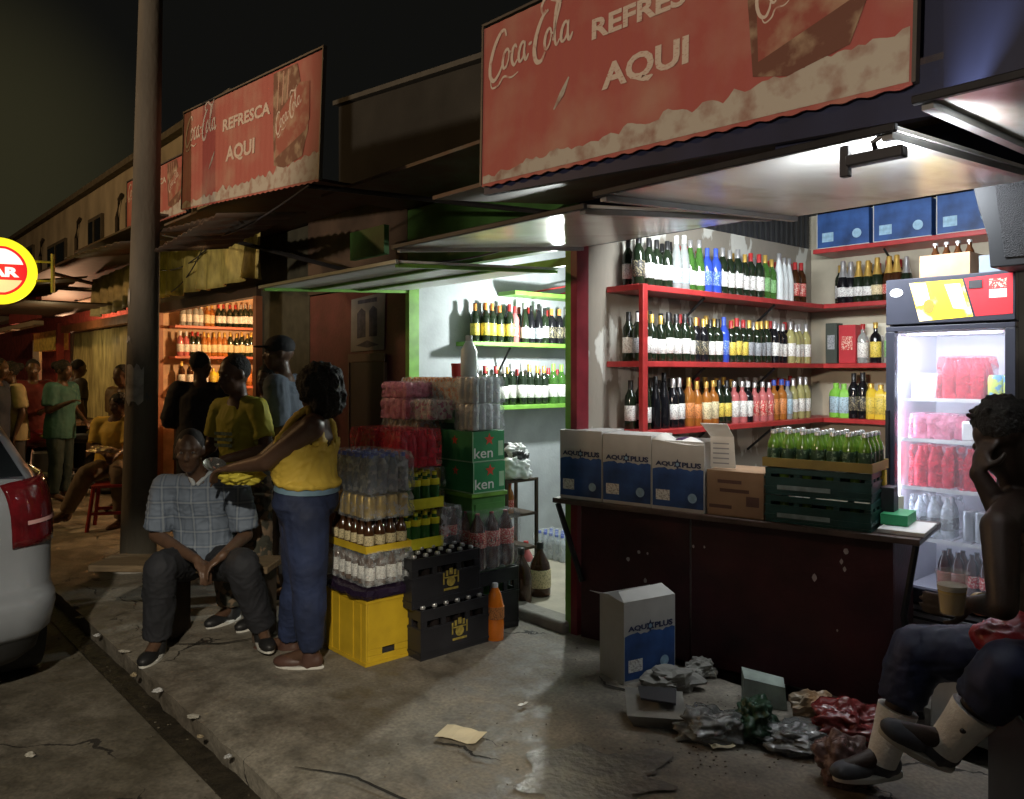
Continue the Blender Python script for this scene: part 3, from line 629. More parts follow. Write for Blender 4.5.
def desc(kind, glass, label, cap):
    g = {'dark': 'dark', 'black': 'black', 'brown': 'brown', 'green': 'green', 'clear': 'clear', 'blue': 'blue', 'straw': 'pale straw', 'rose': 'pink', 'amber': 'amber', 'yellow': 'yellow', 'lime': 'lime green', 'frost': 'frosted'}[glass]
    n = {'wine': 'bottle', 'hock': 'tall slim bottle', 'fizz': 'sparkling wine bottle', 'spirit': 'spirit bottle', 'square': 'square bottle', 'jug': 'jug bottle', 'small': 'small bottle'}[kind]
    return '%s %s, %s cap' % (g, n, cap)
def row(spec, p0, p1, where, group, s=1.0, jit=.010):
    items = [q[1:] for q in spec for _ in range(q[0])]; n = len(items)
    for i, (k, g_, l_, c_) in enumerate(items):
        u = (i+.5)/n; a_ = p0[0]+(p1[0]-p0[0])*u+random.uniform(-jit, jit); t_ = p0[1]+(p1[1]-p0[1])*u+random.uniform(-jit, jit)
        bottle(k, g_, l_, c_, W(a_, t_, p0[2]+.001), '%s, %s from the left %s' % (desc(k, g_, l_, c_), ORD[i], where), group=group, s=s*random.uniform(.955, 1.045))
# red shelves in the nearest shop
def shelf_unit(name, label, mat, boards, posts=(), brackets=(), bevel=.004):
    rt = empty(name, W(*boards[0][:1], boards[0][2], 0), TH, label, 'shelf')
    part('shelf_board', mat, rt, *boards, bevel=bevel)
    if posts: part('post', mat, rt, *posts, bevel=.003)
    c = rt.location
    for p0, p1 in brackets:
        b = MB(); ra = unW(c); b.tube([(p0[0]-ra[0], p0[1]-ra[1], p0[2]), (p1[0]-ra[0], p1[1]-ra[1], p1[2])], .009, 6); b.build('bracket', mSteelD, rt)
    return rt
ZS = (2.07, 1.615, 1.20)
SA = -3.04
bo = []; br = []
for z in ZS:
    bo.append((-3.295, SA, 3.66, 6.145, z-.035, z))
    for t_ in (4.35, 5.2): br.append(((-3.29, t_, z-.22), (SA-.03, t_, z-.04)))
shelf_unit('wall_shelf', 'red painted shelves of bottles along the peeling divider wall', mRedPaint, bo, [(SA+.002, SA+.035, 3.655, 3.70, 0, 2.068)], br)
bo = [(SA+.003, -.9, 5.84, 6.145, z-.035, z) for z in ZS]
shelf_unit('wall_shelf', 'red painted back wall shelves of bottles left of the fridge', mRedPaint, bo, (), [((-2.3, 6.14, z-.22), (-2.3, 5.87, z-.04)) for z in ZS])
shelf_unit('wall_shelf', 'high red shelf under the awning carrying the row of blue cartons', mRedPaint, [(-3.1, 1.2, 5.80, 6.145, 2.455, 2.49)], (), [((-2.6, 6.14, 2.3), (-2.6, 5.9, 2.45)), ((-1.6, 6.14, 2.3), (-1.6, 5.9, 2.45))])
G1 = 'bottles on the red shelves'
# the short stretch of the shelves left of the post
row([(1, 'wine', 'dark', 'black', 'black'), (3, 'wine', 'dark', 'white', 'black'), (2, 'hock', 'clear', 'pale', 'white'), (2, 'hock', 'green', 'white', 'silver'), (2, 'wine', 'blue', 'blue', 'blue'), (3, 'wine', 'dark', 'white', 'silver'), (1, 'wine', 'dark', 'white', 'gold'), (2, 'wine', 'dark', 'white', 'red'),
     (2, 'wine', 'green', 'green', 'gold'), (3, 'hock', 'frost', None, 'silver'), (2, 'wine', 'brown', 'red', 'red')], (-3.12, 3.72, ZS[0]), (-3.12, 5.72, ZS[0]), 'on the top red side shelf', G1, 1.02)
row([(1, 'wine', 'dark', 'grey', 'white'), (3, 'wine', 'dark', 'white', 'gold'), (4, 'wine', 'dark', 'white', 'black'), (2, 'wine', 'black', 'black', 'gold'), (2, 'wine', 'dark', 'white', 'black'), (1, 'wine', 'blue', 'blue', 'blue'), (3, 'wine', 'dark', 'yellow', 'red'), (4, 'wine', 'dark', 'grey', 'gold'), (3, 'wine', 'black', 'white', 'silver'), (4, 'wine', 'straw', 'white', 'silver')],
    (-3.12, 3.70, ZS[1]), (-3.12, 5.76, ZS[1]), 'on the middle red side shelf', G1, .98)
row([(1, 'hock', 'dark', 'white', 'black'), (2, 'hock', 'black', None, 'black'), (2, 'wine', 'black', 'white', 'silver'), (2, 'wine', 'amber', 'orange', 'gold'), (2, 'spirit', 'amber', 'cream', 'gold'), (2, 'wine', 'dark', 'yellow', 'black'), (2, 'spirit', 'rose', 'white', 'silver'), (1, 'spirit', 'black', 'white', 'white'), (3, 'spirit', 'rose', 'red', 'silver'), (2, 'spirit', 'amber', 'orange', 'blue'), (1, 'spirit', 'clear', 'pale', 'blue'), (3, 'wine', 'straw', 'white', 'silver')],
    (-3.12, 3.78, ZS[2]), (-3.12, 5.76, ZS[2]), 'on the lowest red side shelf', G1, 1.0)
for z, w_ in ((ZS[0], 'top'), (ZS[1], 'middle'), (ZS[2], 'lowest')):
    row([(5, 'wine', 'dark', 'white', 'black'), (3, 'wine', 'brown', 'cream', 'red'), (4, 'wine', 'dark', 'grey', 'gold'), (4, 'wine', 'dark', 'cream', 'silver'), (4, 'wine', 'black', 'white', 'red')], (-3.225, 3.74, z), (-3.225, 5.75, z), 'in the rear row, %s red shelf' % w_, G1, 1.02)
G2 = 'bottles on the back wall shelves'
row([(2, 'fizz', 'black', 'white', 'silver'), (2, 'fizz', 'dark', 'white', 'gold'), (1, 'fizz', 'dark', 'cream', 'gold'), (2, 'fizz', 'brown', 'red', 'gold'), (1, 'fizz', 'dark', 'red', 'silver')], (ab(838, 5.95), 5.95, ZS[0]), (ab(912, 5.95), 5.95, ZS[0]), 'on the top back wall shelf', G2)
row([(1, 'spirit', 'clear', 'white', 'red'), (1, 'spirit', 'black', 'yellow', 'gold'), (1, 'spirit', 'clear', 'green', 'white')], (ab(857, 5.92), 5.92, ZS[1]), (ab(897, 5.92), 5.92, ZS[1]), 'on the middle back wall shelf', G2, 1.05)
row([(2, 'square', 'lime', 'pale', 'green'), (2, 'wine', 'black', 'black', 'black'), (3, 'square', 'yellow', 'yellow', 'gold')], (ab(831, 5.95), 5.95, ZS[2]), (ab(895, 5.95), 5.95, ZS[2]), 'on the lowest back wall shelf', G2, 1.15)
row([(4, 'wine', 'dark', 'white', 'gold'), (3, 'wine', 'brown', 'cream', 'red')], (ab(836, 6.06), 6.06, ZS[0]), (ab(905, 6.06), 6.06, ZS[0]), 'on the top back shelf, rear row', G2)
def gift(a0, w_, h, mat, z, label, t=5.9, d=.10, cat='gift box', name='gift_box', em=None):
    rt = empty(name, W(a0, t, z+.001), TH, label, cat)
    b = MB(); b.box(-w_/2, w_/2, 0, d, 0, h); b.build('carton', mat, rt, bevel=.003)
    b = MB(); b.box(-w_*.32, w_*.32, -.002, -.0005, h*.35, h*.7); b.build('label', em or LB['white'], rt); return rt
gift(ab(831, 5.9), .09, .31, M('dark_gift_box', (.05, .06, .05), .5), ZS[1], 'dark gift box in the corner of the middle red shelf', em=LB['grey'])
gift(ab(847, 5.9), .13, .29, M('red_gift_box', (.45, .03, .04), .5), ZS[1], 'red gift box on the middle back wall shelf', em=LB['red'])
gift(ab(877, 6.03), .16, .30, M('cream_gift_box', (.70, .68, .55), .5), ZS[1], 'cream gift box behind bottles on the middle back shelf', t=6.03)
# green shop shelves on its left wall
GA = -4.86
shelf_unit('wall_shelf', 'upper lime green wall shelf of wine bottles in the green shop', mGreen, [(-5.075, GA, 3.86, 5.75, 1.755, 1.79)], (), [((-5.07, 4.3, 1.55), (-4.92, 4.3, 1.75)), ((-5.07, 5.3, 1.55), (-4.92, 5.3, 1.75))])
shelf_unit('wall_shelf', 'lower lime green wall shelf of wine bottles in the green shop', mGreen, [(-5.075, GA, 3.8, 5.75, 1.245, 1.28)])
shelf_unit('wall_shelf', 'highest green shelf just under the roof of the green shop', mGreen, [(-5.075, GA, 4.3, 5.9, 2.18, 2.215)])
b = MB(); b.tube([(0, 0, 0), (.02, .5, .10), (.0, .9, .01), (.05, 1.25, .12)], .008); b.tube([(0.04, .3, 0), (.06, .7, .11), (.02, 1.2, .02)], .008)
tag(b.build('red_cable', M('red_cable', (.4, .04, .04), .5), loc=W(-4.98, 4.6, 2.225), rz=TH), 'loops of red cable on the highest green shelf', 'cable')
row([(4, 'wine', 'dark', 'yellow', 'orange'), (1, 'wine', 'dark', 'yellow', 'red'), (1, 'wine', 'rose', 'red', 'red'), (1, 'hock', 'dark', 'white', 'silver'), (2, 'hock', 'black', 'grey', 'black'), (1, 'wine', 'dark', 'white', 'black'), (2, 'wine', 'black', 'black', 'orange'), (1, 'wine', 'dark', 'black', 'silver'), (5, 'spirit', 'dark', 'white', 'red'), (2, 'wine', 'dark', 'white', 'gold')],
    (-4.95, 3.92, 1.79), (-4.95, 5.62, 1.79), 'on the upper green shelf', 'bottles on the green shelves')
row([(1, 'wine', 'black', 'black', 'black'), (2, 'wine', 'dark', 'white', 'red'), (3, 'wine', 'dark', 'white', 'silver'), (3, 'wine', 'dark', 'white', 'gold'), (2, 'wine', 'green', 'white', 'green'), (2, 'wine', 'brown', 'white', 'silver'), (2, 'wine', 'dark', 'white', 'white'), (3, 'wine', 'dark', 'cream', 'red')],
    (-4.95, 3.92, 1.28), (-4.95, 5.62, 1.28), 'on the lower green shelf', 'bottles on the green shelves', 1.08)
row([(4, 'wine', 'dark', 'white', 'black'), (5, 'wine', 'dark', 'cream', 'red'), (5, 'wine', 'brown', 'white', 'gold')], (-5.03, 3.95, 1.79), (-5.03, 5.6, 1.79), 'in the rear row, upper green shelf', 'bottles on the green shelves')
row([(4, 'wine', 'dark', 'white', 'gold'), (5, 'wine', 'dark', 'white', 'red'), (5, 'wine', 'black', 'cream', 'silver')], (-5.03, 3.95, 1.28), (-5.03, 5.6, 1.28), 'in the rear row, lower green shelf', 'bottles on the green shelves')
# orange shop shelves on its left wall
for k, z in enumerate((2.16, 1.76, 1.36)):
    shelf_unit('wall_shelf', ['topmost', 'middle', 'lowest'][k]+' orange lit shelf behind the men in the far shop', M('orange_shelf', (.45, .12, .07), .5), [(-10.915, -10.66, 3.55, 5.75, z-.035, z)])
G3 = 'bottles in the orange lit shop'
row([(4, 'wine', 'clear', 'white', 'white'), (2, 'spirit', 'amber', 'cream', 'gold'), (4, 'wine', 'dark', 'white', 'red'), (7, 'wine', 'dark', 'white', 'silver')], (-10.76, 3.65, 2.16), (-10.76, 4.95, 2.16), 'on the topmost orange shelf', G3, 1.05)
row([(2, 'wine', 'rose', 'white', 'white'), (2, 'wine', 'dark', 'white', 'red'), (5, 'wine', 'amber', 'cream', 'gold'), (5, 'wine', 'dark', 'cream', 'gold'), (4, 'wine', 'brown', 'white', 'red')], (-10.76, 3.62, 1.76), (-10.76, 4.95, 1.76), 'on the middle orange shelf', G3, 1.08)
row([(4, 'wine', 'brown', 'white', 'gold'), (2, 'square', 'yellow', 'yellow', 'gold'), (3, 'spirit', 'clear', 'white', 'silver'), (2, 'wine', 'amber', 'orange', 'gold'), (2, 'wine', 'clear', 'pale', 'blue')], (-10.76, 3.62, 1.36), (-10.76, 4.95, 1.36), 'on the lowest orange shelf', G3, 1.08)
# ---- lamps
mBulbW = M('bulb_white', (.9, .9, .9), .3, emit=((.95, 1, .98), 40)); mBulbO = M('bulb_orange', (.9, .6, .3), .3, emit=((1, .55, .18), 30))
def bulb(loc, mat, label, power, col, drop=.5):
    rt = empty('light_bulb', loc, 0, label, 'lamp')
    MB().lathe([(.004, -.055), (.022, -.045), (.032, -.02), (.028, .005), (.014, .03)], 12).build('glass_bulb', mat, rt)
    MB().lathe([(.016, .031), (.018, .075), (.006, .085)], 10).build('socket', mBlackP, rt)
    MB().tube([(0, 0, .085), (.003, 0, drop)], .003, 5).build('cable', mBlackP, rt)
    return lamp('bulb_light', 'POINT', Vector(loc)+Vector((0, 0, -.095)), power, col, shadow_soft_size=.035)
bulb(W(-4.37, 4.43, 2.07), mBulbW, 'bright white bulb hanging in the green shop', 95, (.93, 1, .97), .6)
bulb(W(ab(205, 4.1), 4.1, 2.17), mBulbO, 'glowing orange bulb hanging before the far shelves', 14, (1, .45, .14), .42)
# flood lamp clamped under the front rail of the largest flap
fl = empty('flood_lamp', W(ab(876, 2.12), 2.12, 2.165), TH, 'black flood lamp clamped under the front rail of the awning flap', 'lamp')
b = MB(); b.box(-.075, .075, -.02, .02, -.06, -.03); b.build('housing', mBlackP, fl, bevel=.004)
b = MB(); b.box(-.095, -.07, -.012, .012, -.085, .0); b.build('clamp', mBlackP, fl, bevel=.003)
b = MB(); b.box(-.05, .07, .0205, .024, -.055, -.035); b.build('lens', M('lamp_lens', (.9, .9, .95), .3, emit=((.85, .9, 1), 25)), fl)
b = MB(); b.tube([(.0, 0, -.03), (.0, -.015, -.01), (.02, -.01, .005)], .008); b.build('bracket', mSteelD, fl)
lamp('flood_light', 'SPOT', W(ab(876, 2.12)+.03, 2.20, 2.075), 42, (.88, .93, 1), W(ab(876, 2.12)-.15, 2.40, 2.6), spot_size=R(140), spot_blend=.5, shadow_soft_size=.03)
# ================================================================= COUNTER AND WHAT STANDS ON IT
CA = Vector((-3.13, 3.42)); CPH = math.atan2(.30, 1.48); CRZ = TH+CPH
def lx(px, y=0):        # local x along the counter front (offset y deeper) seen at column px
    r = (px-512)/FPX; o = W(CA[0], CA[1]); d = Vector((math.cos(CRZ), math.sin(CRZ))); n_ = Vector((-d.y, d.x)); o = Vector((o.x, o.y))+n_*y
    return (r*o.y-o.x)/(d.x-r*d.y)
CW_ = W(CA[0], CA[1])
def cloc(x, y, z): return CW_+Vector((x*math.cos(CRZ)-y*math.sin(CRZ), x*math.sin(CRZ)+y*math.cos(CRZ), z))
XR = lx(893); XL = lx(557)
ct = empty('counter', CW_, CRZ, 'dark red panelled counter with scraped paint closing the nearest shop', 'counter')
b = MB(); b.box(XL, XR+.12, -.05, .48, .775, .805); b.build('counter_top', M('worn_counter_top', (.09, .06, .05), .4, var=.4), ct, bevel=.004)
mCount = M('scraped_maroon_panel', (.045, .008, .012), .5, var=.5, scale=4, bump=.3)
xm = lx(690)
b = MB(); b.box(lx(581), xm-.004, 0, .03, .0, .774); b.build('front_panel', mCount, ct, bevel=.003)
b = MB(); b.box(xm+.004, XR, .006, .03, .0, .774); b.build('front_panel', mCount, ct, bevel=.003)
b = MB(); b.box(XR-.03, XR, .031, .45, .0, .774); b.build('side_panel', mCount, ct)
b = MB(); b.tube([(XL+.02, -.02, .77), (lx(584), -.02, .33)], .017, 6); b.build('brace', mSteelD, ct)
b = MB(); b.tube([(XR+.10, -.02, .77), (XR+.05, -.02, .45), (XR+.12, -.02, .0)], .016, 6); b.build('brace', mSteelD, ct)
chp = MB(); rn = random.Random(4)
for k in range(13):
    cx = rn.uniform(lx(600), XR-.05); cz = rn.uniform(.25, .72); r0 = rn.uniform(.003, .011)
    P = [(cx+r0*math.cos(a)*(1+.4*rn.random()), cz+r0*rn.uniform(1.2, 2.2)*math.sin(a)) for a in [j*math.pi/4 for j in range(8)]]
    chp.add([(x, -.0015 if cx < xm else .0045, z) for x, z in P], [tuple(range(8))])
chp.build('paint_chips', M('chipped_spots', (.42, .38, .38), .7), ct, smooth=0)
mCartonW = M('white_carton', (.52, .51, .48), .6, var=.1); mCartonBlue = M('blue_carton_print', (.03, .085, .26), .5, var=.55, scale=7)
mInk = M('navy_ink', (.03, .04, .10), .5); mCardb = M('brown_cardboard', (.30, .19, .11), .75, var=.25, scale=5)
mPaleBlue = M('pale_blue_print', (.30, .48, .62), .5, var=.3, scale=30)
def water_box(x0, x1, y0, z, h, label, root=None, rz=None, loc=None, d=.26, open_=False):
    w_ = x1-x0; rt = empty('water_carton', loc if loc is not None else cloc(x0, y0, z), CRZ if rz is None else rz, label, 'box', 'white and blue water cartons')
    b = MB()
    if open_:
        b.box(0, w_, 0, .004, 0, h); b.box(0, w_, d-.004, d, 0, h); b.box(0, .004, .004, d-.004, 0, h); b.box(w_-.004, w_, .004, d-.004, 0, h); b.box(.004, w_-.004, .004, d-.004, 0, .004)
    else: b.box(0, w_, 0, d, 0, h)
    b.build('carton', mCartonW, rt, bevel=.002 if not open_ else 0)
    b = MB(); pts = [(0.004, .05*h)]+[(w_-.004, .05*h)]+[(w_-.004-(w_-.008)*k/16, h*(.60+.012*math.sin(k*1.1)+.01*math.sin(k*2.7))) for k in range(17)]
    b.add([(x, -.0012, zz) for x, zz in pts], [tuple(range(len(pts)))]); b.build('blue_print', mCartonBlue, rt, smooth=0)
    text('AQU', w_*.36, h*.075, mInk, rt, w_*.07, -.0022, h*.625, bold=.05); text('PLUS', w_*.36, h*.075, mInk, rt, w_*.585, -.0022, h*.625, bold=.05)
    b = MB(); st = [(w_*.5+(w_*.085 if k % 2 == 0 else w_*.05)*math.sin(k*math.pi/6), h*.665+(w_*.10 if k % 2 == 0 else w_*.05)*math.cos(k*math.pi/6)) for k in range(12)]
    b.add([(x, -.0022, zz) for x, zz in st], [tuple(range(12))]); b.build('star_emblem', mInk, rt, smooth=0)
    b = MB(); st = [(w_*.5+w_*.034*math.cos(k*.7854), h*.665+w_*.034*math.sin(k*.7854)) for k in range(8)]; b.add([(x, -.003, zz) for x, zz in st], [tuple(range(8))]); b.build('emblem_centre', mPaleBlue, rt, smooth=0)
    b = MB(); b.add([(w_*.08, -.0022, h*.14), (w_*.35, -.0022, h*.14), (w_*.35, -.0022, h*.29), (w_*.08, -.0022, h*.29)], [(0, 1, 2, 3)]); b.build('info_panel', LB['white'], rt, smooth=0)
    b = MB(); st = [(w_*.78+w_*.085*math.cos(k*.3927), h*.2+w_*.085*math.sin(k*.3927)) for k in range(16)]; b.add([(x, -.0022, zz) for x, zz in st], [tuple(range(16))]); b.build('round_emblem', mPaleBlue, rt, smooth=0)
    return rt
YF = -.03
x0, x1, x2, x3, x4, x5, x6 = [lx(p, YF) for p in (560, 602.5, 652, 705, 764, 872, 765)]
water_box(x0, x1-.004, YF, .806, .405, 'white and blue water carton, leftmost of three on the counter')
water_box(x1, x2-.004, YF, .806, .395, 'white and blue water carton, middle of three on the counter')
wb = water_box(x2, x3-.004, YF, .806, .375, 'white and blue water carton beside the brown carton, lid torn open', open_=True)
b = MB(); P = []
for i in range(9):
    u = i/8; P.append((u*(x3-x2-.006), -.003-.01*math.sin(3*u), .375+.012*math.sin(math.pi*u*1.3+.3)-.02*math.sin(math.pi*u))); 
vs = P+[(x, y+.10, z+.02+.015*math.sin(x*40)) for x, y, z in P]; b.add(vs, [(i, i+1, 10+i, 9+i) for i in range(8)]); o = b.build('torn_flap', M('white_flap', (.8, .78, .72), .6), wb); o.modifiers.new('s', 'SOLIDIFY').thickness = .004
o = MB().ell(((x3-x2)/2, .12, .36), (.08, .08, .03)).build('dark_contents', M('plum_bag', (.05, .02, .08), .3, bump=1), wb)
bx = empty('cardboard_box', cloc(x3+.004, YF+.01, .806), CRZ, 'dim brown cardboard box between the water cartons and beer crates', 'box')
wB = x4-x3-.008
b = MB(); b.box(0, wB, 0, .28, 0, .235); b.build('carton', mCardb, bx, bevel=.003)
b = MB()
for z0_, xa, xb in ((.17, .2, .62), (.125, .24, .75), (.04, .05, .45)): b.add([(wB*xa, -.001, z0_), (wB*xb, -.001, z0_), (wB*xb, -.001, z0_+.018), (wB*xa, -.001, z0_+.018)], [(0, 1, 2, 3)])
b.add([(wB*.7, -.001, .06), (wB*.92, -.001, .06), (wB*.92, -.001, .11), (wB*.7, -.001, .11)], [(0, 1, 2, 3)]); b.build('print', M('brown_ink', (.10, .05, .04), .7), bx, smooth=0)
lf = empty('leaflet', cloc(lx(708, .02), .05, 1.045), CRZ+.1, 'white printed leaflet standing on the brown cardboard box', 'paper')
b = MB(); b.prism([(0, 0), (.135, 0), (.125, .165), (0.0, .175)], 0, .003); b.build('sheet', M('paper_white', (.75, .73, .68), .7, var=.05), lf)
b = MB(); b.hexa([(0.0, -.002, .165), (.125, -.002, .165), (.125, 0, .165), (0, 0, .165), (-.03, -.07, .235), (.11, -.07, .235), (.11, -.067, .237), (-.03, -.067, .237)]); b.build('folded_top', M('paper_white', (.75, .73, .68), .7), lf)
b = MB()
for k in range(5): b.add([(.015, -.001, .02+.026*k), (.10, -.001, .02+.026*k), (.10, -.001, .027+.026*k), (.015, -.001, .027+.026*k)], [(0, 1, 2, 3)])
b.build('print', M('grey_ink', (.35, .35, .35), .7), lf, smooth=0)
mCrG = M('dark_green_crate', (.012, .055, .05), .4, var=.3); mTrayY = M('ochre_tray', (.28, .20, .045), .55, var=.3, scale=6)
wC = x5-x4
_cans = {}
def item_mesh(kind, mat, mat2=None):
    key = (kind, mat.name)
    if key in _cans: return _cans[key]
    if kind == 'can': me = MB().lathe([(.024, 0), (.032, .006), (.033, .012), (.033, .105), (.027, .116), (.026, .119)], 12).mesh('can', mat, 40)
    elif kind == 'slim': me = MB().lathe([(.020, 0), (.026, .006), (.0265, .14), (.022, .152)], 12).mesh('can', mat, 40)
    elif kind == 'pet': me = MB().lathe([(.028, 0), (.031, .006), (.031, .05), (.029, .07), (.031, .09), (.031, .13), (.022, .165), (.012, .185), (.012, .205)], 12).mesh('bottle', mat, 50)
    elif kind == 'bigpet': me = MB().lathe([(.045, 0), (.052, .01), (.053, .10), (.049, .13), (.053, .16), (.052, .20), (.035, .27), (.015, .31), (.014, .325)], 14).mesh('bottle', mat, 50)
    elif kind == 'beer': me = MB().lathe([(.029, 0), (.030, .004), (.030, .115), (.026, .135), (.0145, .165), (.0135, .19), (.0145, .20)], 12).mesh('bottle', mat, 50)
    elif kind == 'carton': me = MB().box(-.031, .031, -.031, .031, 0, .185).mesh('drink_carton', mat, 0)
    _cans[key] = me; return me
def pack(name, label, cat, loc, rz, nx, ny, kind, mat, sp=.066, tray=None, trayh=.0, wrap=None, capm=None, bandm=None, z=0, h=None, group=None, band=(.04, .10)):
    rt = empty(name, loc, rz, label, cat, group); me = item_mesh(kind, mat); hh = h or max(v.co.z for v in me.vertices)
    wx, wy = nx*sp, ny*sp
    nm = {'can': 'can', 'slim': 'can', 'carton': 'drink_carton'}.get(kind, 'bottle')
    rr = max(v.co.x for v in me.vertices)
    cm = MB().lathe([(.0145, hh-.02), (.0145, hh-.001), (.012, hh+.002)] if kind != 'carton' else [(.012, hh), (.012, hh+.01)], 10).mesh('cap', capm, 50) if capm else None
    bm_ = MB().lathe([(rr+.0002, band[0]), (rr+.0008, band[0]+.001), (rr+.0008, band[1])], 12).mesh('label', bandm, 50) if bandm else None
    for i in range(nx):
        for j in range(ny):
            if ny > 3 and nx > 3 and 1 < i < nx-2 and 1 < j < ny-2 and kind != 'beer': continue
            o = ch(nm, me, rt, ((i+.5)*sp, (j+.5)*sp, .004+z), (0, 0, random.uniform(0, 6.28) if kind != 'carton' else 0))
            if cm: ch('cap', cm, o)
            if bm_: ch('label', bm_, o)
    if tray:
        b = MB(); b.box(-.004, wx+.004, -.004, wy+.004, 0, .003)
        b.box(-.004, wx+.004, -.007, -.0041, 0, trayh); b.box(-.004, wx+.004, wy+.0041, wy+.007, 0, trayh)
        b.box(-.007, -.0041, -.004, wy+.004, 0, trayh); b.box(wx+.0041, wx+.007, -.004, wy+.004, 0, trayh); b.build('tray', tray, rt, smooth=0)
    if wrap:
        b = MB(); n_ = 26; rings = []
        for zz, e in ((.002, .010), (.03, .012), (hh*.5, .009), (hh*.85, .011), (hh+.012, .002), (hh+.016, -.03)):
            ring = []
            for k in range(4*n_):
                q, u = divmod(k, n_); u /= n_
                x, y = [(-e+(wx+2*e)*u, -e), (wx+e, -e+(wy+2*e)*u), (wx+e-(wx+2*e)*u, wy+e), (-e, wy+e-(wy+2*e)*u)][q]
                nn_ = noise.noise(Vector((x*28, y*28, zz*20+loc[0]*3)))*.006
                ring.append((x+nn_, y+nn_, zz+nn_*.6))
            rings.append(ring)
        vs = [p for r_ in rings for p in r_]; m_ = 4*n_
        fs = [(i*m_+k, i*m_+(k+1) % m_, (i+1)*m_+(k+1) % m_, (i+1)*m_+k) for i in range(len(rings)-1) for k in range(m_)]+[tuple((len(rings)-1)*m_+k for k in range(m_))]
        b.add(vs, fs); b.build('shrink_wrap', wrap, rt, smooth=30)
    return rt
mWrap = film('clear_film', (.8, .85, .88), .22); mWrapPink = film('pink_film', (.85, .35, .5), .4); mWrapRed = film('red_film', (.7, .04, .07), .4)
def crate(name, label, loc, rz, wx, wy, h, mat, cat='crate', slots=True, logo=None, bottles=None, group=None, side_logo=None):
    rt = empty(name, loc, rz, label, cat, group); th = .012
    b = MB(); b.box(0, wx, 0, wy, 0, .012)
    for (xa, xb, ya, yb) in ((0, wx, 0, th), (0, wx, wy-th, wy), (0, th, th+.0005, wy-th-.0005), (wx-th, wx, th+.0005, wy-th-.0005)):
        b.box(xa, xb, ya, yb, .0125, h*.64); b.box(xa, xb, ya, yb, h*.78, h)
        L_ = xb-xa > yb-ya
        for u in (0, .30, .70, 1):
            if L_: xx = xa+(xb-xa-.03)*u; b.box(xx, xx+.03, ya, yb, h*.64+.0003, h*.78-.0003)
            else: yy = ya+(yb-ya-.03)*u; b.box(xa, xb, yy, yy+.03, h*.64+.0003, h*.78-.0003)
    b.build('shell', mat, rt, smooth=0, bevel=.002)
    rb = MB()
    for zz in (.03, h*.58): rb.box(-.004, wx+.004, -.004, -.0003, zz, zz+.012); rb.box(wx+.0003, wx+.004, 0, wy, zz, zz+.012); rb.box(-.004, -.0003, 0, wy, zz, zz+.012)
    rb.build('rib', mat, rt, smooth=0)
    if bottles:
        me = item_mesh('beer', bottles[0]); n1, n2 = bottles[1]; z_ = bottles[2]
        cm = MB().lathe([(.0155, .192), (.0155, .200), (.013, .204)], 8).mesh('cap', bottles[3], 50)
        for i in range(n1):
            for j in range(n2):
                o = ch('bottle', me, rt, (wx*(i+.5)/n1, wy*(j+.5)/n2, z_)); ch('cap', cm, o)
    return rt
mSilverP = M('pale_crate_print', (.20, .26, .26), .5, var=.4, scale=18)
GR = M('green_beer_glass', (.16, .30, .035), .08, trans=.35, coat=.2)
for k in (0, 1):
    c_ = crate('beer_crate', ['lower', 'upper'][k]+' dark green beer crate at the right end of the counter', cloc(x4+.006, YF, .806+k*.137), CRZ+.02*k, wC-.01, .27, .133, mCrG, group='dark green crates on the counter')
    b = MB(); b.add([(wC*.12, -.0055, .028), (wC*.62, -.0055, .028), (wC*.62, -.0055, .050), (wC*.12, -.0055, .050)], [(0, 1, 2, 3)]); b.build('side_print', mSilverP, c_, smooth=0)
    for j in range(4): ch('bottle', item_mesh('slim', GR), c_, (wC*(.15+.22*j), .06, .0135), None).scale = (.9, .9, .7)
pack('beer_tray', 'ochre tray of short green beer bottles on the green crates', 'tray', cloc(x4+.0, YF, 1.082), CRZ-.02, 7, 4, 'beer', GR, sp=.0655*(wC/.46), tray=mTrayY, trayh=.05, bandm=M('dark_green_label', (.03, .07, .04), .5, col2=(.2, .3, .2), scale=60, thr=(.55, .6)), band=(.04, .10), capm=CP['silver']).scale = (1, 1, .88)
# bits at the right end of the counter
b = MB(); b.box(0, .05, 0, .04, 0, .075); o = b.build('small_carton', M('yellow_carton', (.7, .5, .04), .5), loc=cloc(lx(874, .2), .2, 1.0), rz=CRZ, bevel=.002); tag(o, 'small yellow packet behind the ochre beer tray', 'packet')
b = MB(); b.box(0, .10, 0, .10, 0, .19); o = b.build('dark_box', mBlackP, loc=cloc(lx(873, .2), .17, .806), rz=CRZ, bevel=.002); tag(o, 'dark box behind the right end of the green crates', 'box')
b = MB(); b.box(0, .12, 0, .2, 0, .05); o = b.build('green_carton', M('green_carton', (.04, .35, .14), .5), loc=cloc(lx(880, .1), .1, .83), rz=CRZ, bevel=.002); tag(o, 'flat green packet at the right end of the counter', 'packet')
b = MB(); b.box(0, .20, 0, .3, 0, .02); o = b.build('white_tray', mWhiteP, loc=cloc(lx(878, .02), .0, .807), rz=CRZ, bevel=.003); tag(o, 'white tray under the flat green packet', 'tray')
b = MB(); b.box(0, .11, 0, .012, 0, .12); o = b.build('white_card', M('white_card', (.6, .58, .5), .6), loc=cloc(lx(880, .4), .4, .807), rz=CRZ, bevel=.002); tag(o, 'white card standing at the back of the counter end', 'card')
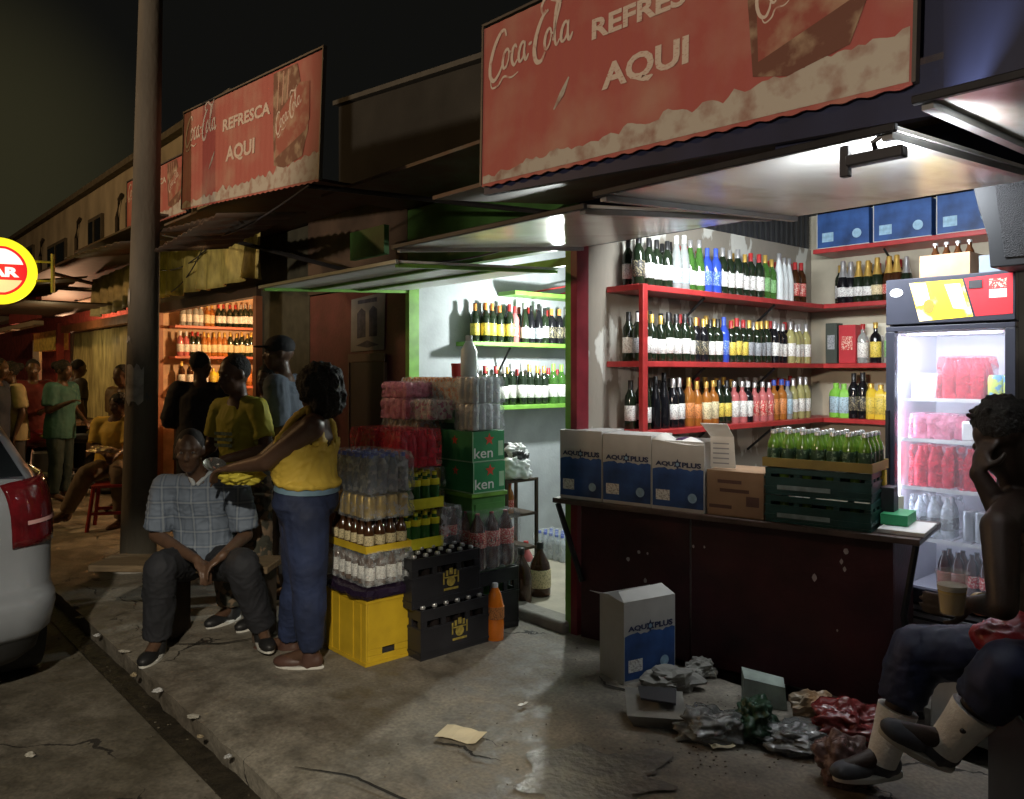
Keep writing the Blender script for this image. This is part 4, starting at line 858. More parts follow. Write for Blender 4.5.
# blue cartons on the high shelf
for i in range(6):
    a_ = -3.08+i*.435
    rt = empty('blue_carton', W(a_, 5.83, 2.491), TH, 'blue carton with pale emblem, %s from the left on the high shelf' % ORD[i], 'box', 'blue cartons on the high shelf')
    b = MB(); b.box(0, .40, 0, .28, 0, .27); b.build('carton', mCartonBlue, rt, bevel=.003)
    b = MB(); b.box(-.003, .403, -.003, -.001, -.0, .008); b.box(-.003, .003, -.003, -.001, .0085, .27); b.build('edge_print', mCartonW, rt, smooth=0)
    b = MB(); b.add([(.04, -.0012, .05), (.13, -.0012, .05), (.13, -.0012, .12), (.04, -.0012, .12)], [(0, 1, 2, 3)]); b.build('info_panel', mPaleBlue, rt, smooth=0)
    b = MB(); st = [(.31+.035*math.cos(k*.3927), .09+.035*math.sin(k*.3927)) for k in range(16)]; b.add([(x, -.0012, z) for x, z in st], [tuple(range(16))]); b.build('round_emblem', mPaleBlue, rt, smooth=0)
# ================================================================= FRIDGE
F0 = -1.86; FW = .60; FTt = 4.26; FH = 2.03
fr = empty('drinks_fridge', W(F0, FTt, .05), TH, 'tall glass door drinks fridge glowing white, with a yellow and red header', 'fridge')
mFr = M('fridge_charcoal', (.035, .038, .055), .35, var=.1); mFrIn = M('fridge_white_liner', (.72, .74, .80), .4, var=.05)
Hf = FH-.05
for bxs in ((0, .02, .03, .6, 0, Hf), (FW-.02, FW, .03, .6, 0, Hf), (.0205, FW-.0205, .58, .6, 0, Hf), (.0205, FW-.0205, .03, .575, Hf-.02, Hf)):
    b = MB(); b.box(*bxs); b.build('side_panel', mFr, fr)
b = MB(); b.box(.0205, .028, .03, .57, .36, 1.72); b.box(FW-.028, FW-.0205, .03, .57, .36, 1.72); b.box(.0285, FW-.0285, .565, .5745, .36, 1.72); b.box(.0285, FW-.0285, .03, .5645, .34, .36); b.box(.0285, FW-.0285, .03, .5645, 1.70, 1.72); b.build('liner', mFrIn, fr)
b = MB(); b.box(0, FW, -.02, .0295, Hf-.235, Hf); b.build('header', mFr, fr, bevel=.004)
hz = Hf-.235
b = MB(); b.add([(.12, -.0215, hz+.21), (.37, -.0215, hz+.21), (.42, -.0215, hz+.025), (.17, -.0215, hz+.012)], [(0, 1, 2, 3)]); b.build('picture', M('yellow_beer_picture', (.85, .62, .03), .4, emit=((1, .72, .05), .55), col2=(.85, .75, .45), scale=9, thr=(.55, .62)), fr, smooth=0)
b = MB(); b.add([(.125, -.0225, hz+.205), (.20, -.0225, hz+.205), (.225, -.0225, hz+.10), (.155, -.0225, hz+.09)], [(0, 1, 2, 3)])
b.build('picture_white_part', M('white_beer_foam', (.85, .82, .72), .4, emit=((1, .95, .8), .5)), fr, smooth=0)  # white area printed in the header picture
b = MB(); b.add([(.29, -.0225, hz+.19), (.36, -.0225, hz+.19), (.395, -.0225, hz+.06), (.33, -.0225, hz+.07)], [(0, 1, 2, 3)]); b.build('foam_print', M('foam_print', (.8, .8, .66), .4, emit=((.9, .9, .75), .4)), fr, smooth=0)
b = MB(); st = [(.215+.028*math.cos(k*.7854), hz+.085+.038*math.sin(k*.7854)) for k in range(8)]; b.add([(x, -.0235, z) for x, z in st], [tuple(range(8))]); b.build('orange_emblem', M('orange_emblem', (.6, .2, .04), .4, emit=((.9, .3, .08), .3)), fr, smooth=0)
b = MB(); b.add([(.38, -.0215, hz+.212), (.59, -.0215, hz+.222), (.59, -.0215, hz+.03), (.43, -.0215, hz+.025)], [(0, 1, 2, 3)]); b.build('red_panel', M('red_header', (.55, .03, .04), .4, emit=((.8, .03, .05), .35)), fr, smooth=0)
b = MB(); b.box(.40, .46, -.026, -.022, hz+.16, hz+.20); b.build('thermostat', mBlackP, fr)
b = MB(); b.add([(.49, -.0225, hz+.11), (.565, -.0225, hz+.11), (.565, -.0225, hz+.15), (.49, -.0225, hz+.15)], [(0, 1, 2, 3)]); b.build('sticker', mWhiteP, fr, smooth=0)
b = MB(); b.add([(.49, -.0225, hz+.155), (.565, -.0225, hz+.155), (.565, -.0225, hz+.20), (.49, -.0225, hz+.20)], [(0, 1, 2, 3)]); b.build('sticker', LB['red'], fr, smooth=0)
b = MB(); st = [(.055+.033*math.cos(k*.3927), hz+.165+.022*math.sin(k*.3927)) for k in range(16)]; b.add([(x, -.0215, z) for x, z in st], [tuple(range(16))]); b.build('oval_emblem', M('oval_white', (.85, .87, .9), .4, emit=((1, 1, 1), .4)), fr, smooth=0)
dr = MB()
for q in ((0, FW, -.02, .028, 1.71, 1.735), (0, FW, -.02, .028, .33, .40), (0, .045, -.02, .028, .4005, 1.7095), (FW-.045, FW, -.02, .028, .4005, 1.7095)): dr.box(*q)
dro = dr.build('door', mFr, fr, bevel=.003)
def glassm():
    m = bpy.data.materials.new('door_glass'); m.use_nodes = True; nt = m.node_tree; N = nt.nodes; b = N['Principled BSDF']; b.inputs['Base Color'].default_value = (.8, .85, 1, 1); b.inputs['Roughness'].default_value = .25
    tr = N.new('ShaderNodeBsdfTransparent'); ms = N.new('ShaderNodeMixShader'); nz = N.new('ShaderNodeTexNoise'); nz.inputs['Scale'].default_value = 3; mr_ = N.new('ShaderNodeMapRange'); mr_.inputs['To Min'].default_value = .04; mr_.inputs['To Max'].default_value = .15
    nt.links.new(nz.outputs[0], mr_.inputs[0]); nt.links.new(mr_.outputs[0], ms.inputs[0]); nt.links.new(tr.outputs[0], ms.inputs[1]); nt.links.new(b.outputs[0], ms.inputs[2]); nt.links.new(ms.outputs[0], N['Material Output'].inputs[0]); return m
g_ = MB(); g_.box(.046, FW-.046, .0, .006, .401, 1.709); g_.build('glass_pane', glassm(), dro)
b = MB(); b.box(.008, .022, -.045, -.021, .9, 1.3); b.build('handle', mSteelD, dro)
b = MB(); b.box(.032, .040, .05, .058, .40, 1.69); b.build('light_strip', M('led_strip', (.9, .9, 1), .3, emit=((.78, .84, 1), 16)), fr)
b = MB(); b.box(.08, .52, .05, .06, 1.690, 1.698); b.build('light_strip', M('led_strip', (.9, .9, 1), .3), fr)
lamp('fridge_light', 'AREA', fr.location+W(.05, .10, 1.05), 3.0, (.72, .80, 1), fr.location+W(.5, .35, 1.0), shape='RECTANGLE', size=.05, size_y=1.2)
lamp('fridge_light', 'AREA', fr.location+W(.30, .10, 1.685), 3.0, (.78, .84, 1), fr.location+W(.30, .3, .6), shape='RECTANGLE', size=.45, size_y=.05)
zsh = [1.36, 1.15, .90, .64]
mWire = M('white_wire', (.7, .72, .75), .4)
for z in zsh:
    b = MB()
    for k in range(12): b.box(.05+k*.045, .053+k*.045, .06, .54, z-.004, z)
    b.box(.04, FW-.04, .056, .0595, z-.012, z+.006); b.box(.04, FW-.04, .5405, .544, z-.008, z); b.build('wire_shelf', mWire, fr, smooth=0)
for k in range(8):
    b = MB(); b.box(.02, FW-.02, -.012, .0, .03+k*.037, .052+k*.037); b.build('grille_bar', M('grille_grey', (.30, .31, .33), .35, .5), fr, bevel=.003)
b = MB(); b.box(.0205, FW-.0205, .03, .04, 0, .33); b.build('grille_back', mBlackP, fr)
def floc(x, y, z): return fr.location+W(x, y, z)
mRedCan = M('red_drink', (.60, .03, .06), .35, var=.3, scale=40); mPinkCan = M('pink_drink', (.65, .15, .25), .35, var=.3, scale=40); mDkPet = M('cola_pet', (.05, .012, .008), .1, coat=.5); mSilvC = M('silver_can', (.55, .58, .62), .3, .6)
FG = 'packs inside the drinks fridge'
pack('drink_pack', 'red shrink wrapped pack on the top fridge shelf', 'drink pack', floc(.22, .10, zsh[0]+.002), TH, 3, 3, 'pet', mRedCan, wrap=mWrapRed, group=FG)
gift_ = empty('white_packet', floc(.07, .12, zsh[0]+.002), TH, 'white packet at the left of the top fridge shelf', 'packet'); b = MB(); b.box(0, .13, 0, .2, 0, .13); b.build('carton', M('white_packet', (.7, .72, .74), .5), gift_, bevel=.01)
pack('drink_pack', 'yellow green cans on the top fridge shelf', 'drink pack', floc(.44, .08, zsh[0]+.002), TH, 2, 3, 'can', M('lime_can', (.45, .55, .08), .4, col2=(.1, .3, .5), scale=20, thr=(.5, .55)), sp=.068, group=FG)
pack('drink_pack', 'pink wrapped bottles on the second fridge shelf', 'drink pack', floc(.08, .10, zsh[1]+.002), TH, 4, 2, 'can', mPinkCan, wrap=mWrapPink, group=FG)
wp = empty('white_packet', floc(.33, .08, zsh[1]+.002), TH, 'white packet on the second fridge shelf beside pink cans', 'packet'); b = MB(); b.box(0, .14, 0, .1, 0, .10); b.build('carton', M('white_packet', (.7, .72, .74), .5), wp, bevel=.01)
pack('drink_pack', 'magenta cans at the right of the second fridge shelf', 'drink pack', floc(.48, .08, zsh[1]+.002), TH, 1, 3, 'can', mPinkCan, sp=.072, group=FG)
pack('drink_pack', 'left red wrapped six pack on the third fridge shelf', 'drink pack', floc(.08, .10, zsh[2]+.002), TH, 3, 2, 'pet', mRedCan, wrap=mWrapRed, sp=.068, group=FG)
pack('drink_pack', 'right red wrapped six pack on the third fridge shelf', 'drink pack', floc(.32, .10, zsh[2]+.002), TH, 3, 2, 'pet', mRedCan, wrap=mWrapRed, sp=.068, group=FG)
pack('drink_pack', 'clear wrapped dark bottles with a black label on the fourth fridge shelf', 'drink pack', floc(.08, .10, zsh[3]+.002), TH, 3, 2, 'pet', M('water_pet', (.6, .66, .72), .1, trans=.3), wrap=mWrap, bandm=mBlackP, group=FG)
pack('drink_pack', 'silver cans standing loose on the fourth fridge shelf', 'drink pack', floc(.32, .10, zsh[3]+.002), TH, 4, 2, 'slim', mSilvC, sp=.056, group=FG)
pack('drink_pack', 'dark red bottles on the floor of the fridge', 'drink pack', floc(.18, .15, .362), TH, 4, 2, 'pet', mDkPet, group=FG, bandm=LB['red'])
bx = empty('cardboard_box', fr.location+W(.13, .08, Hf+.001), TH, 'brown cardboard box of bottles on top of the fridge', 'box')
b = MB(); b.box(0, .24, 0, .2, 0, .012); b.box(0, .24, 0, .006, .0125, .12); b.box(0, .24, .194, .2, .0125, .12); b.box(0, .006, .0065, .1935, .0125, .12); b.box(.234, .24, .0065, .1935, .0125, .12); b.build('carton', M('light_cardboard', (.42, .25, .14), .7), bx, smooth=0)
for k in range(4): bottle('small', 'brown', 'cream', 'silver', bx.location+W(.04+.055*k, .10, .013), 'brown bottle, %s from the left in the box on the fridge' % ORD[k], s=.85, group='bottles in the box on the fridge')
b = MB(); b.box(0, .10, 0, .25, 0, .09); tag(b.build('grey_box', M('grey_blue_box', (.16, .20, .26), .5), loc=fr.location+W(.42, .05, Hf+.001), rz=TH, bevel=.004), 'small grey blue box on top of the fridge', 'box')
sp_ = empty('loudspeaker', W(-1.33, 4.0, 2.02), TH, 'large dark loudspeaker with curved side hanging at the top right', 'speaker')
b = MB(); b.prism([(.04, 0), (.5, 0), (.5, .42), (-.04, .42), (-.01, .28), (.03, .14)], 0, .3); b.build('cabinet', M('speaker_grey', (.008, .009, .012), .7), sp_, bevel=.006)
b = MB(); b.prism([(.10, .04), (.46, .04), (.46, .38), (.06, .38)], -.006, -.001); b.build('grille', M('speaker_mesh', (.015, .015, .018), .7, bump=1, bscale=200), sp_)
# ================================================================= GOODS ON THE PAVEMENT
mYel = M('yellow_crate', (.55, .36, .02), .42, var=.15); mBlk = M('black_crate', (.018, .018, .022), .42, var=.3)
BRB = M('brown_beer_glass', (.07, .03, .012), .1, coat=.3); mGold = M('gold_can', (.55, .38, .10), .35, .4, scale=40); mBlueCap = CP['blue']; mGreenSix = M('green_six_glass', (.03, .12, .03), .1, coat=.3)
mYTray = M('bright_yellow_tray', (.72, .66, .03), .5, var=.15)
GP = 'drink packs piled on the pavement'
A1 = -3.655
yc = empty('beer_crate', W(A1-.43, 2.19, 0), TH, 'yellow plastic crate at the foot of the front drinks pile', 'crate')
b = MB()
for q in ((0, .43, 0, .012, 0, .35), (0, .43, .268, .28, 0, .35), (0, .012, .0121, .2679, 0, .35), (.0121, .4179, .0121, .2679, 0, .012)): b.box(*q)
b.box(.418, .43, .0121, .2679, 0, .05); b.box(.418, .43, .0121, .2679, .085, .35); b.box(.418, .43, .0121, .10, .0501, .0849); b.box(.418, .43, .18, .2679, .0501, .0849)
b.build('shell', mYel, yc, bevel=.003)
for q in ((-.006, .436, -.006, -.0003, .0, .02), (-.006, .436, -.006, -.0003, .33, .355), (.4303, .436, 0, .28, .33, .355), (.4303, .436, 0, .28, 0, .02)):
    b = MB(); b.box(*q); b.build('rim', mYel, yc)
b = MB()
for x in (.06, .14, .29, .37): b.box(x, x+.012, -.004, -.0003, .02, .33)
b.build('rib', mYel, yc)
b = MB(); b.box(.402, .410, .09, .19, .04, .09); b.build('hand_hole', mBlackP, yc)
bag = MB(); vs = []; n_ = 40
for j, (e, z) in enumerate(((.0, .352), (.022, .356), (.030, .375), (.02, .40), (-.03, .412), (-.12, .413))):
    for k in range(n_):
        q, u = divmod(k, 10); u /= 10
        x, y = [(-e+(.43+2*e)*u, -e), (.43+e, -e+(.28+2*e)*u), (.43+e-(.43+2*e)*u, .28+e), (-e, .28+e-(.28+2*e)*u)][q]
        nn_ = noise.noise(Vector((x*14, y*14, z*9)))*.018; vs.append((x+nn_, y+nn_, z+(nn_*.5 if j < 5 else 0)))
bag.add(vs, [(i*n_+k, i*n_+(k+1) % n_, (i+1)*n_+(k+1) % n_, (i+1)*n_+k) for i in range(5) for k in range(n_)]+[tuple(5*n_+k for k in range(n_))])
tag(bag.build('plastic_sheet', M('dark_purple_plastic', (.02, .012, .03), .25, bump=.6), loc=W(A1-.43, 2.19, 0), rz=TH), 'dark plastic sheet draped over the yellow crate', 'sheet')
def pk(a1, t0, z, *args, dr=0, **k):      # pack whose right front corner stands at (a1, t0)
    nx, sp = args[3], k.get('sp', .066)
    return pack(args[0], args[1], args[2], W(a1-nx*sp, t0, z), TH+dr, args[3], args[4], args[5], args[6], group=GP, **k)
pk(A1, 2.20, .418, 'beer_pack', 'brown bottles with white labels, lowest pack on the dark plastic sheet', 'drink pack', 6, 4, 'beer', BRB, wrap=mWrap, bandm=LB['white'], band=(.03, .11), sp=.068).scale = (1, 1, .85)
pk(A1-.01, 2.20, .592, 'beer_pack', 'brown bottles in a yellow banded tray, second pack up on the front pile', 'drink pack', 6, 4, 'beer', BRB, tray=M('yellow_band_tray', (.70, .48, .03), .5), trayh=.045, bandm=LB['cream'], sp=.068).scale = (1, 1, .86)
pk(A1+.01, 2.19, .768, 'can_pack', 'gold cans in clear film, third pack up on the front pile', 'drink pack', 6, 4, 'can', mGold, wrap=mWrap, sp=.069)
pk(A1-.005, 2.20, .90, 'bottle_pack', 'wrapped bottles with blue caps on top of the front pile', 'drink pack', 6, 4, 'pet', M('grey_drink', (.16, .18, .22), .3, col2=(.45, .45, .42), scale=30, thr=(.5, .6)), wrap=mWrap, capm=mBlueCap, sp=.068, dr=.03)
emb = M('dull_gold_print', (.34, .26, .05), .6, var=.4, scale=50)
def logo_crate(name, label, a1, t0, z, wx, wy, h):
    c_ = crate(name, label, W(a1-wx, t0, z), TH, wx, wy, h, mBlk, bottles=(M('dark_bottle', (.015, .012, .012), .12), (4, 6), .015, CP['silver']), group='black beer crates')
    for o in c_.children:
        if o.name.startswith('bottle'): o.scale = (1, 1, h/.205)
    rr = MB(); cy, cz = wy*.55, h*.46
    for (y0, y1, z0, z1) in ((-.05, .05, -.055, -.042), (-.05, .05, .012, .02), (-.055, -.045, -.02, .045), (.045, .055, -.02, .045), (-.035, -.02, .025, .055), (.02, .035, .025, .055), (-.012, .012, .03, .065)):
        rr.add([(wx+.0048, cy+y0, cz+z0), (wx+.0048, cy+y1, cz+z0), (wx+.0048, cy+y1, cz+z1), (wx+.0048, cy+y0, cz+z1)], [(0, 1, 2, 3)])
    rr.add([(wx+.0046, cy+.03*math.cos(k*.5236), cz-.008+.028*math.sin(k*.5236)) for k in range(12)], [tuple(range(12))])
    rr.build('crate_emblem', emb, c_, smooth=0)
    return c_
logo_crate('beer_crate', 'lower black beer crate with dull gold emblem, standing on the pavement', -3.53, 2.45, 0, .32, .47, .27)
logo_crate('beer_crate', 'upper black beer crate with dull gold emblem and bottles inside', -3.57, 2.42, .272, .31, .47, .27)
t0, t1 = tb(404, -3.76), tb(447, -3.76)
for k in range(2): pk(-3.76, t0, .545+.225*k, 'beer_tray', ['lower', 'upper'][k]+' bright yellow tray of green bottles on the black crates', 'drink pack', 5, 4, 'beer', mGreenSix, tray=mYTray, trayh=.06, capm=mYTray, bandm=mYTray, band=(.125, .16), sp=.066)
pk(-3.80, t0+.0, 1.0, 'bottle_pack', 'red wrapped bottles on the yellow trays, right pack', 'drink pack', 3, 4, 'pet', mRedCan, wrap=mWrapRed, sp=.068)
pk(-4.02, t0-.02, 1.0, 'bottle_pack', 'red wrapped bottles on the yellow trays, left pack', 'drink pack', 4, 4, 'pet', mRedCan, wrap=mWrapRed, sp=.068)
pk(-3.76, t0+.26, .5455, 'bottle_pack', 'small red labelled pack tucked behind the yellow trays', 'drink pack', 3, 2, 'pet', mDkPet, wrap=mWrap, bandm=LB['red'])
# black crate with large cola bottles, orange bottle beside it
tC = tb(470, -3.62)
crate('beer_crate', 'black crate half hidden under the large cola bottles', W(-3.98, 2.93, 0), TH, .34, .32, .37, mBlk, group='black beer crates')
cb = pk(-3.62, 2.90, .385, 'cola_pack', 'six large cola bottles with red labels in clear film', 'drink pack', 3, 3, 'bigpet', mDkPet, wrap=film('thin_film', (.7, .75, .78), .12), capm=CP['red'], bandm=LB['red'], band=(.13, .22), sp=.108)
ob = empty('soda_bottle', W(ab(495, 2.98), 2.98, 0), TH, 'large orange soda bottle standing beside the black crates', 'bottle')
ch('bottle', item_mesh('bigpet', M('orange_soda', (.85, .22, .02), .15, coat=.4, emit=None)), ob); ch('cap', MB().lathe([(.018, .305), (.018, .325), (.015, .33)], 12).mesh('cap', CP['white']), ob)
ch('label', MB().lathe([(.0535, .13), (.054, .131), (.054, .2)], 14).mesh('label', LB['orange']), ob)
# rear piles: supports, boxes and packs
def cbox(a0, a1, t0_, t1_, z0, z1, mat, label, name='cardboard_box', stripe=None, group=None):
    rt = empty(name, W(a0, t0_, z0), TH, label, 'box', group); b = MB(); b.box(0, a1-a0, 0, t1_-t0_, 0, z1-z0); b.build('carton', mat, rt, bevel=.003)
    b = MB(); b.add([(.03, -.001, (z1-z0)*.3), (a1-a0-.03, -.001, (z1-z0)*.3), (a1-a0-.03, -.001, (z1-z0)*.6), (.03, -.001, (z1-z0)*.6)], [(0, 1, 2, 3)]); b.build('print', stripe or M('brown_ink', (.1, .05, .04), .7), rt, smooth=0)
    return rt
cbox(-4.50, -4.06, 2.78, 3.10, 0, .52, mCardb, 'large brown box at the bottom behind the front drinks pile')
cbox(-4.48, -4.07, 2.79, 3.08, .522, 1.03, M('dark_card', (.16, .10, .06), .7, var=.3), 'darker brown box under the pink packs behind the pile')
pk(-4.06, 2.80, 1.034, 'bottle_pack', 'amber wrapped bottles under the pink can packs', 'drink pack', 6, 4, 'pet', M('amber_drink', (.22, .10, .03), .25, scale=20), wrap=mWrap)
pk(-4.20, 2.80, 1.252, 'can_pack', 'lower pink can pack behind the woman in yellow', 'drink pack', 4, 4, 'can', M('pale_pink_can', (.75, .35, .45), .35, .1, scale=30), wrap=mWrapPink)
pk(-4.22, 2.82, 1.388, 'can_pack', 'upper pink can pack, highest on the pile beside the woman', 'drink pack', 4, 3, 'can', M('pale_pink_can', (.75, .35, .45), .35), wrap=mWrapPink).scale = (1, 1, .75)
pk(-3.98, 2.84, 1.252, 'can_pack', 'white and pink patterned pack right of the pink cans', 'drink pack', 3, 3, 'can', M('white_pink_can', (.75, .68, .70), .4, col2=(.5, .15, .3), scale=35, thr=(.52, .56)), wrap=mWrap)
# green cabinet with the beer cartons
gc = empty('cabinet', W(-4.15, 2.95, 0), TH, 'green wooden cabinet carrying the green beer cartons at the shop door', 'cabinet')
b = MB(); b.box(0, .43, 0, .26, .02, .80); b.build('body', M('cabinet_green', (.07, .22, .05), .5, var=.25), gc, bevel=.004)
b = MB(); b.box(-.01, .44, -.01, .27, .8003, .825); b.build('top', mGreen, gc, bevel=.003); b = MB(); b.box(.4303, .436, .02, .24, .06, .76); b.build('door_panel', M('cabinet_green', (.07, .22, .05), .5), gc)
mHG = M('beer_carton_green', (.03, .24, .09), .45, var=.2); mStar = M('red_star', (.62, .06, .03), .5)
def star(x, z, r_, plane, y):
    P = [(r_*(1 if k % 2 == 0 else .42)*math.sin(k*math.pi/5), r_*(1 if k % 2 == 0 else .42)*math.cos(k*math.pi/5)) for k in range(10)]
    return [(x+p, y, z+q) if plane == 'f' else (y, x+p, z+q) for p, q in P]
for k, (z0, dx) in enumerate(((.827, 0), (1.012, -.008))):
    rt = empty('beer_carton', W(-4.12+dx, 2.95, z0), TH, ['lower', 'upper'][k]+' green beer carton with red star on the green cabinet', 'box', 'green beer cartons with a red star')
    b = MB(); b.box(0, .41, 0, .25, 0, .182); b.build('carton', mHG, rt, bevel=.002)
    b = MB(); b.box(-.002, .412, -.002, -.0006, 0, .006); b.box(.4106, .412, 0, .25, .0, .006); b.box(.4106, .412, 0, .006, .0065, .182); b.build('edge_print', M('light_green_print', (.35, .55, .35), .5), rt, smooth=0)
    b = MB(); b.add(star(.13, .132, .040, 's', .4118), [tuple(range(10))]); b.build('star_print', mStar, rt, smooth=0)
    b = MB(); b.add(star(.24, .125, .032, 'f', -.0018), [tuple(range(10))]); b.build('star_print', mStar, rt, smooth=0)
    text('ken', .145, .062, mWhiteP, rt, .4120, .012, .022, rz=R(90), bold=.008)
    b = MB(); b.add([(.4118, .20, .03), (.4118, .24, .03), (.4118, .24, .12), (.4118, .20, .12)], [(0, 1, 2, 3)]); b.build('side_print', M('light_green_print', (.35, .55, .35), .5), rt, smooth=0)
pk(-3.715, 2.96, 1.197, 'can_pack', 'lower silver slim can pack on the green beer cartons', 'drink pack', 3, 4, 'slim', mSilvC, wrap=mWrap, sp=.055)
pk(-3.715, 2.96, 1.36, 'can_pack', 'upper silver slim can pack on the green beer cartons', 'drink pack', 3, 4, 'slim', mSilvC, wrap=mWrap, sp=.055)
a0_, a1_ = ab(404, 3.02), ab(466, 3.02)
cbox(a0_, -4.17, 3.0, 3.3, 0, .60, mCardb, 'brown box at the bottom left of the green cabinet'); cbox(a0_, -4.17, 3.0, 3.3, .602, 1.19, M('dark_card', (.16, .10, .06), .7), 'tall dark box left of the green beer cartons')
cbox(a0_, -3.93, 3.0, 3.3, 1.197, 1.315, M('dark_green_box', (.02, .10, .05), .5), 'flat dark green box under the juice cartons', stripe=M('green_ink', (.2, .4, .2), .5))
nC = int((a1_-a0_)/.066)
pack('juice_pack', 'row of patterned orange juice cartons on the flat green box', 'drink pack', W(a0_, 3.01, 1.317), TH, nC, 3, 'carton', M('juice_carton', (.60, .56, .50), .5, col2=(.55, .16, .03), scale=28, thr=(.50, .56)), sp=.066, capm=CP['orange'], wrap=mWrap, group=GP)
wj = empty('plastic_jug', W(-3.84, 3.02, 1.52), TH, 'white plastic jug standing on the silver can packs', 'jug')
MB().lathe([(.04, 0), (.05, .01), (.05, .16), (.03, .20), (.02, .22)], 14).build('body', M('white_plastic', (.72, .80, .82), .35), wj); MB().lathe([(.021, .2205), (.021, .25), (.018, .252)], 12).build('cap', CP['white'], wj)
rj = empty('plastic_tub', W(-4.08, 3.12, 1.51), TH, 'small red tub standing behind the juice cartons', 'tub'); MB().lathe([(.035, 0), (.04, .01), (.042, .08)], 14).build('body', mRedPaint, rj); MB().lathe([(.044, .0805), (.044, .095)], 14).build('lid', CP['red'], rj)
# clear packs of gold cans in front of the cabinet
cbox(-4.34, -3.97, 2.50+.22, 2.92, 0, .70, mCardb, 'brown box carrying the clear packs of gold cans')
for k in range(2): pk(-3.965, 2.72, .702+k*.140, 'can_pack', ['lower', 'upper'][k]+' clear pack of gold cans left of the green cabinet', 'drink pack', 4, 3, 'can', mGold, wrap=mWrap)
b = MB(); b.box(0, .40, 0, .2, 0, .02); tag(b.build('white_board', M('white_plastic', (.72, .80, .82), .35), loc=W(-4.36, 2.71, .99), rz=TH, bevel=.006), 'white board lying on the clear can packs', 'board')
# inside the green shop doorway
rk = empty('shelf_rack', W(-4.40, 3.62, .04), TH, 'small wooden rack with bags just inside the green shop door', 'rack')
for z in (.26, .50, .74): b = MB(); b.box(0, .24, 0, .26, z, z+.018); b.build('shelf_board', M('dark_wood', (.06, .04, .025), .8, var=.3), rk)
for x, y in ((0, -.021), (.22, -.021), (0, .261), (.22, .261)): b = MB(); b.box(x, x+.02, y, y+.02, 0, .76); b.build('leg', M('dark_wood', (.06, .04, .025), .8), rk)
def crumple(name, label, loc, size, mat, cat, seed=1, rough=.35, rz=0, flat=False):
    b = MB(); b.ell((0, 0, 0), (1, 1, 1), seg=26 if flat else 64, rings=16 if flat else 40); vs = []
    for v in b.v:
        n1 = noise.noise(v*1.6+Vector((seed, 0, 0)))+.6*noise.noise(v*4+Vector((0, seed, 0)))
        if not flat: n1 += .55*(.5-abs(noise.noise(v*5+Vector((seed, seed, 0))))*2)*.25+.12*(.5-abs(noise.noise(v*12+Vector((seed, seed, 0))))*2)*.5
        v = v*(1+rough*n1); vs.append(Vector((v.x*size[0], v.y*size[1], max(v.z, -.75)*size[2])))
    zm = min(v.z for v in vs); b.v = [Vector((v.x, v.y, v.z-zm)) for v in vs]
    return tag(b.build(name, mat, loc=loc, rz=rz, smooth=0 if flat else 75), label, cat)
crumple('plastic_bag', 'white plastic bag on the wooden rack in the green shop', W(-4.24, 3.74, .80), (.12, .10, .09), M('white_bag', (.75, .78, .78), .4), 'bag', 3)
crumple('plastic_bag', 'black and white bundle on top of the white bag in the green shop', W(-4.27, 3.76, .92), (.10, .08, .07), M('mixed_bag', (.6, .6, .6), .4, col2=(.03, .03, .03), scale=14, thr=(.5, .52)), 'bag', 5)
for k in range(2): bottle('small', 'amber', 'red', 'red', W(-4.33+.09*k, 3.70, .04+.519), 'amber bottle, %s from the left on the wooden rack' % ORD[k], group='bottles on the wooden rack')
for k in range(2): bottle('small', 'brown', 'yellow', 'gold', W(-4.33+.09*k, 3.70, .04+.279), 'brown bottle, %s from the left on the low rack board' % ORD[k], group='bottles on the wooden rack')
def gpos(px, py, z=0): Y = (EYE-z)*FPX/(py-HOR); return Vector(((px-512)/FPX*Y, Y, z))
bottle('jug', 'brown', 'cream', 'black', gpos(540, 595, .04), 'dark brown jug with pale label on the green shop floor', s=1.2)
bottle('jug', 'brown', None, 'black', gpos(521, 602, .04), 'dark brown jug without label beside the rack', s=1.2)
bottle('spirit', 'clear', 'pale', 'silver', gpos(508, 600, .04), 'clear bottle on the floor next to the green cabinet', s=1.1)
bottle('jug', 'rose', 'white', 'red', gpos(526, 580, .04), 'pink bottle on the floor behind the brown jugs', s=.95)
bottle('wine', 'green', None, 'silver', gpos(512, 575, .04), 'green bottle on the floor at the foot of the rack', s=1.0)
pack('water_pack', 'clear pack of small water bottles on the green shop floor', 'drink pack', gpos(534, 556, .04), TH, 5, 3, 'pet', M('water_pet', (.6, .66, .72), .1), wrap=mWrap, capm=CP['blue'])
# ================================================================= LITTER
lc = water_box(0, .33, 0, 0, .41, 'upright open white and blue carton on the ground before the counter', loc=gpos(624, 686), rz=R(30), d=.20, open_=True)
b = MB(); b.hexa([(0, 0, .41), (.33, 0, .41), (.33, .003, .41), (0, .003, .41), (.02, .07, .445), (.31, .08, .45), (.31, .083, .45), (.02, .073, .445)]); b.build('torn_flap', mCartonW, lc, smooth=0)
b = MB(); b.hexa([(-.003, 0, .41), (-.0005, 0, .41), (-.0005, .2, .41), (-.003, .2, .41), (-.08, .02, .46), (-.077, .02, .46), (-.077, .18, .44), (-.08, .18, .44)]); b.build('torn_flap', mCartonW, lc, smooth=0)
mTr = M('translucent_bag', (.26, .27, .26), .16, trans=.45, bump=1, bscale=20, coat=.5)
crumple('crumpled_carton', 'crumpled white carton beside the open blue carton', gpos(672, 688), (.13, .09, .06), M('dirty_white', (.25, .245, .22), .7, var=.3), 'litter', 2, .45, flat=True)
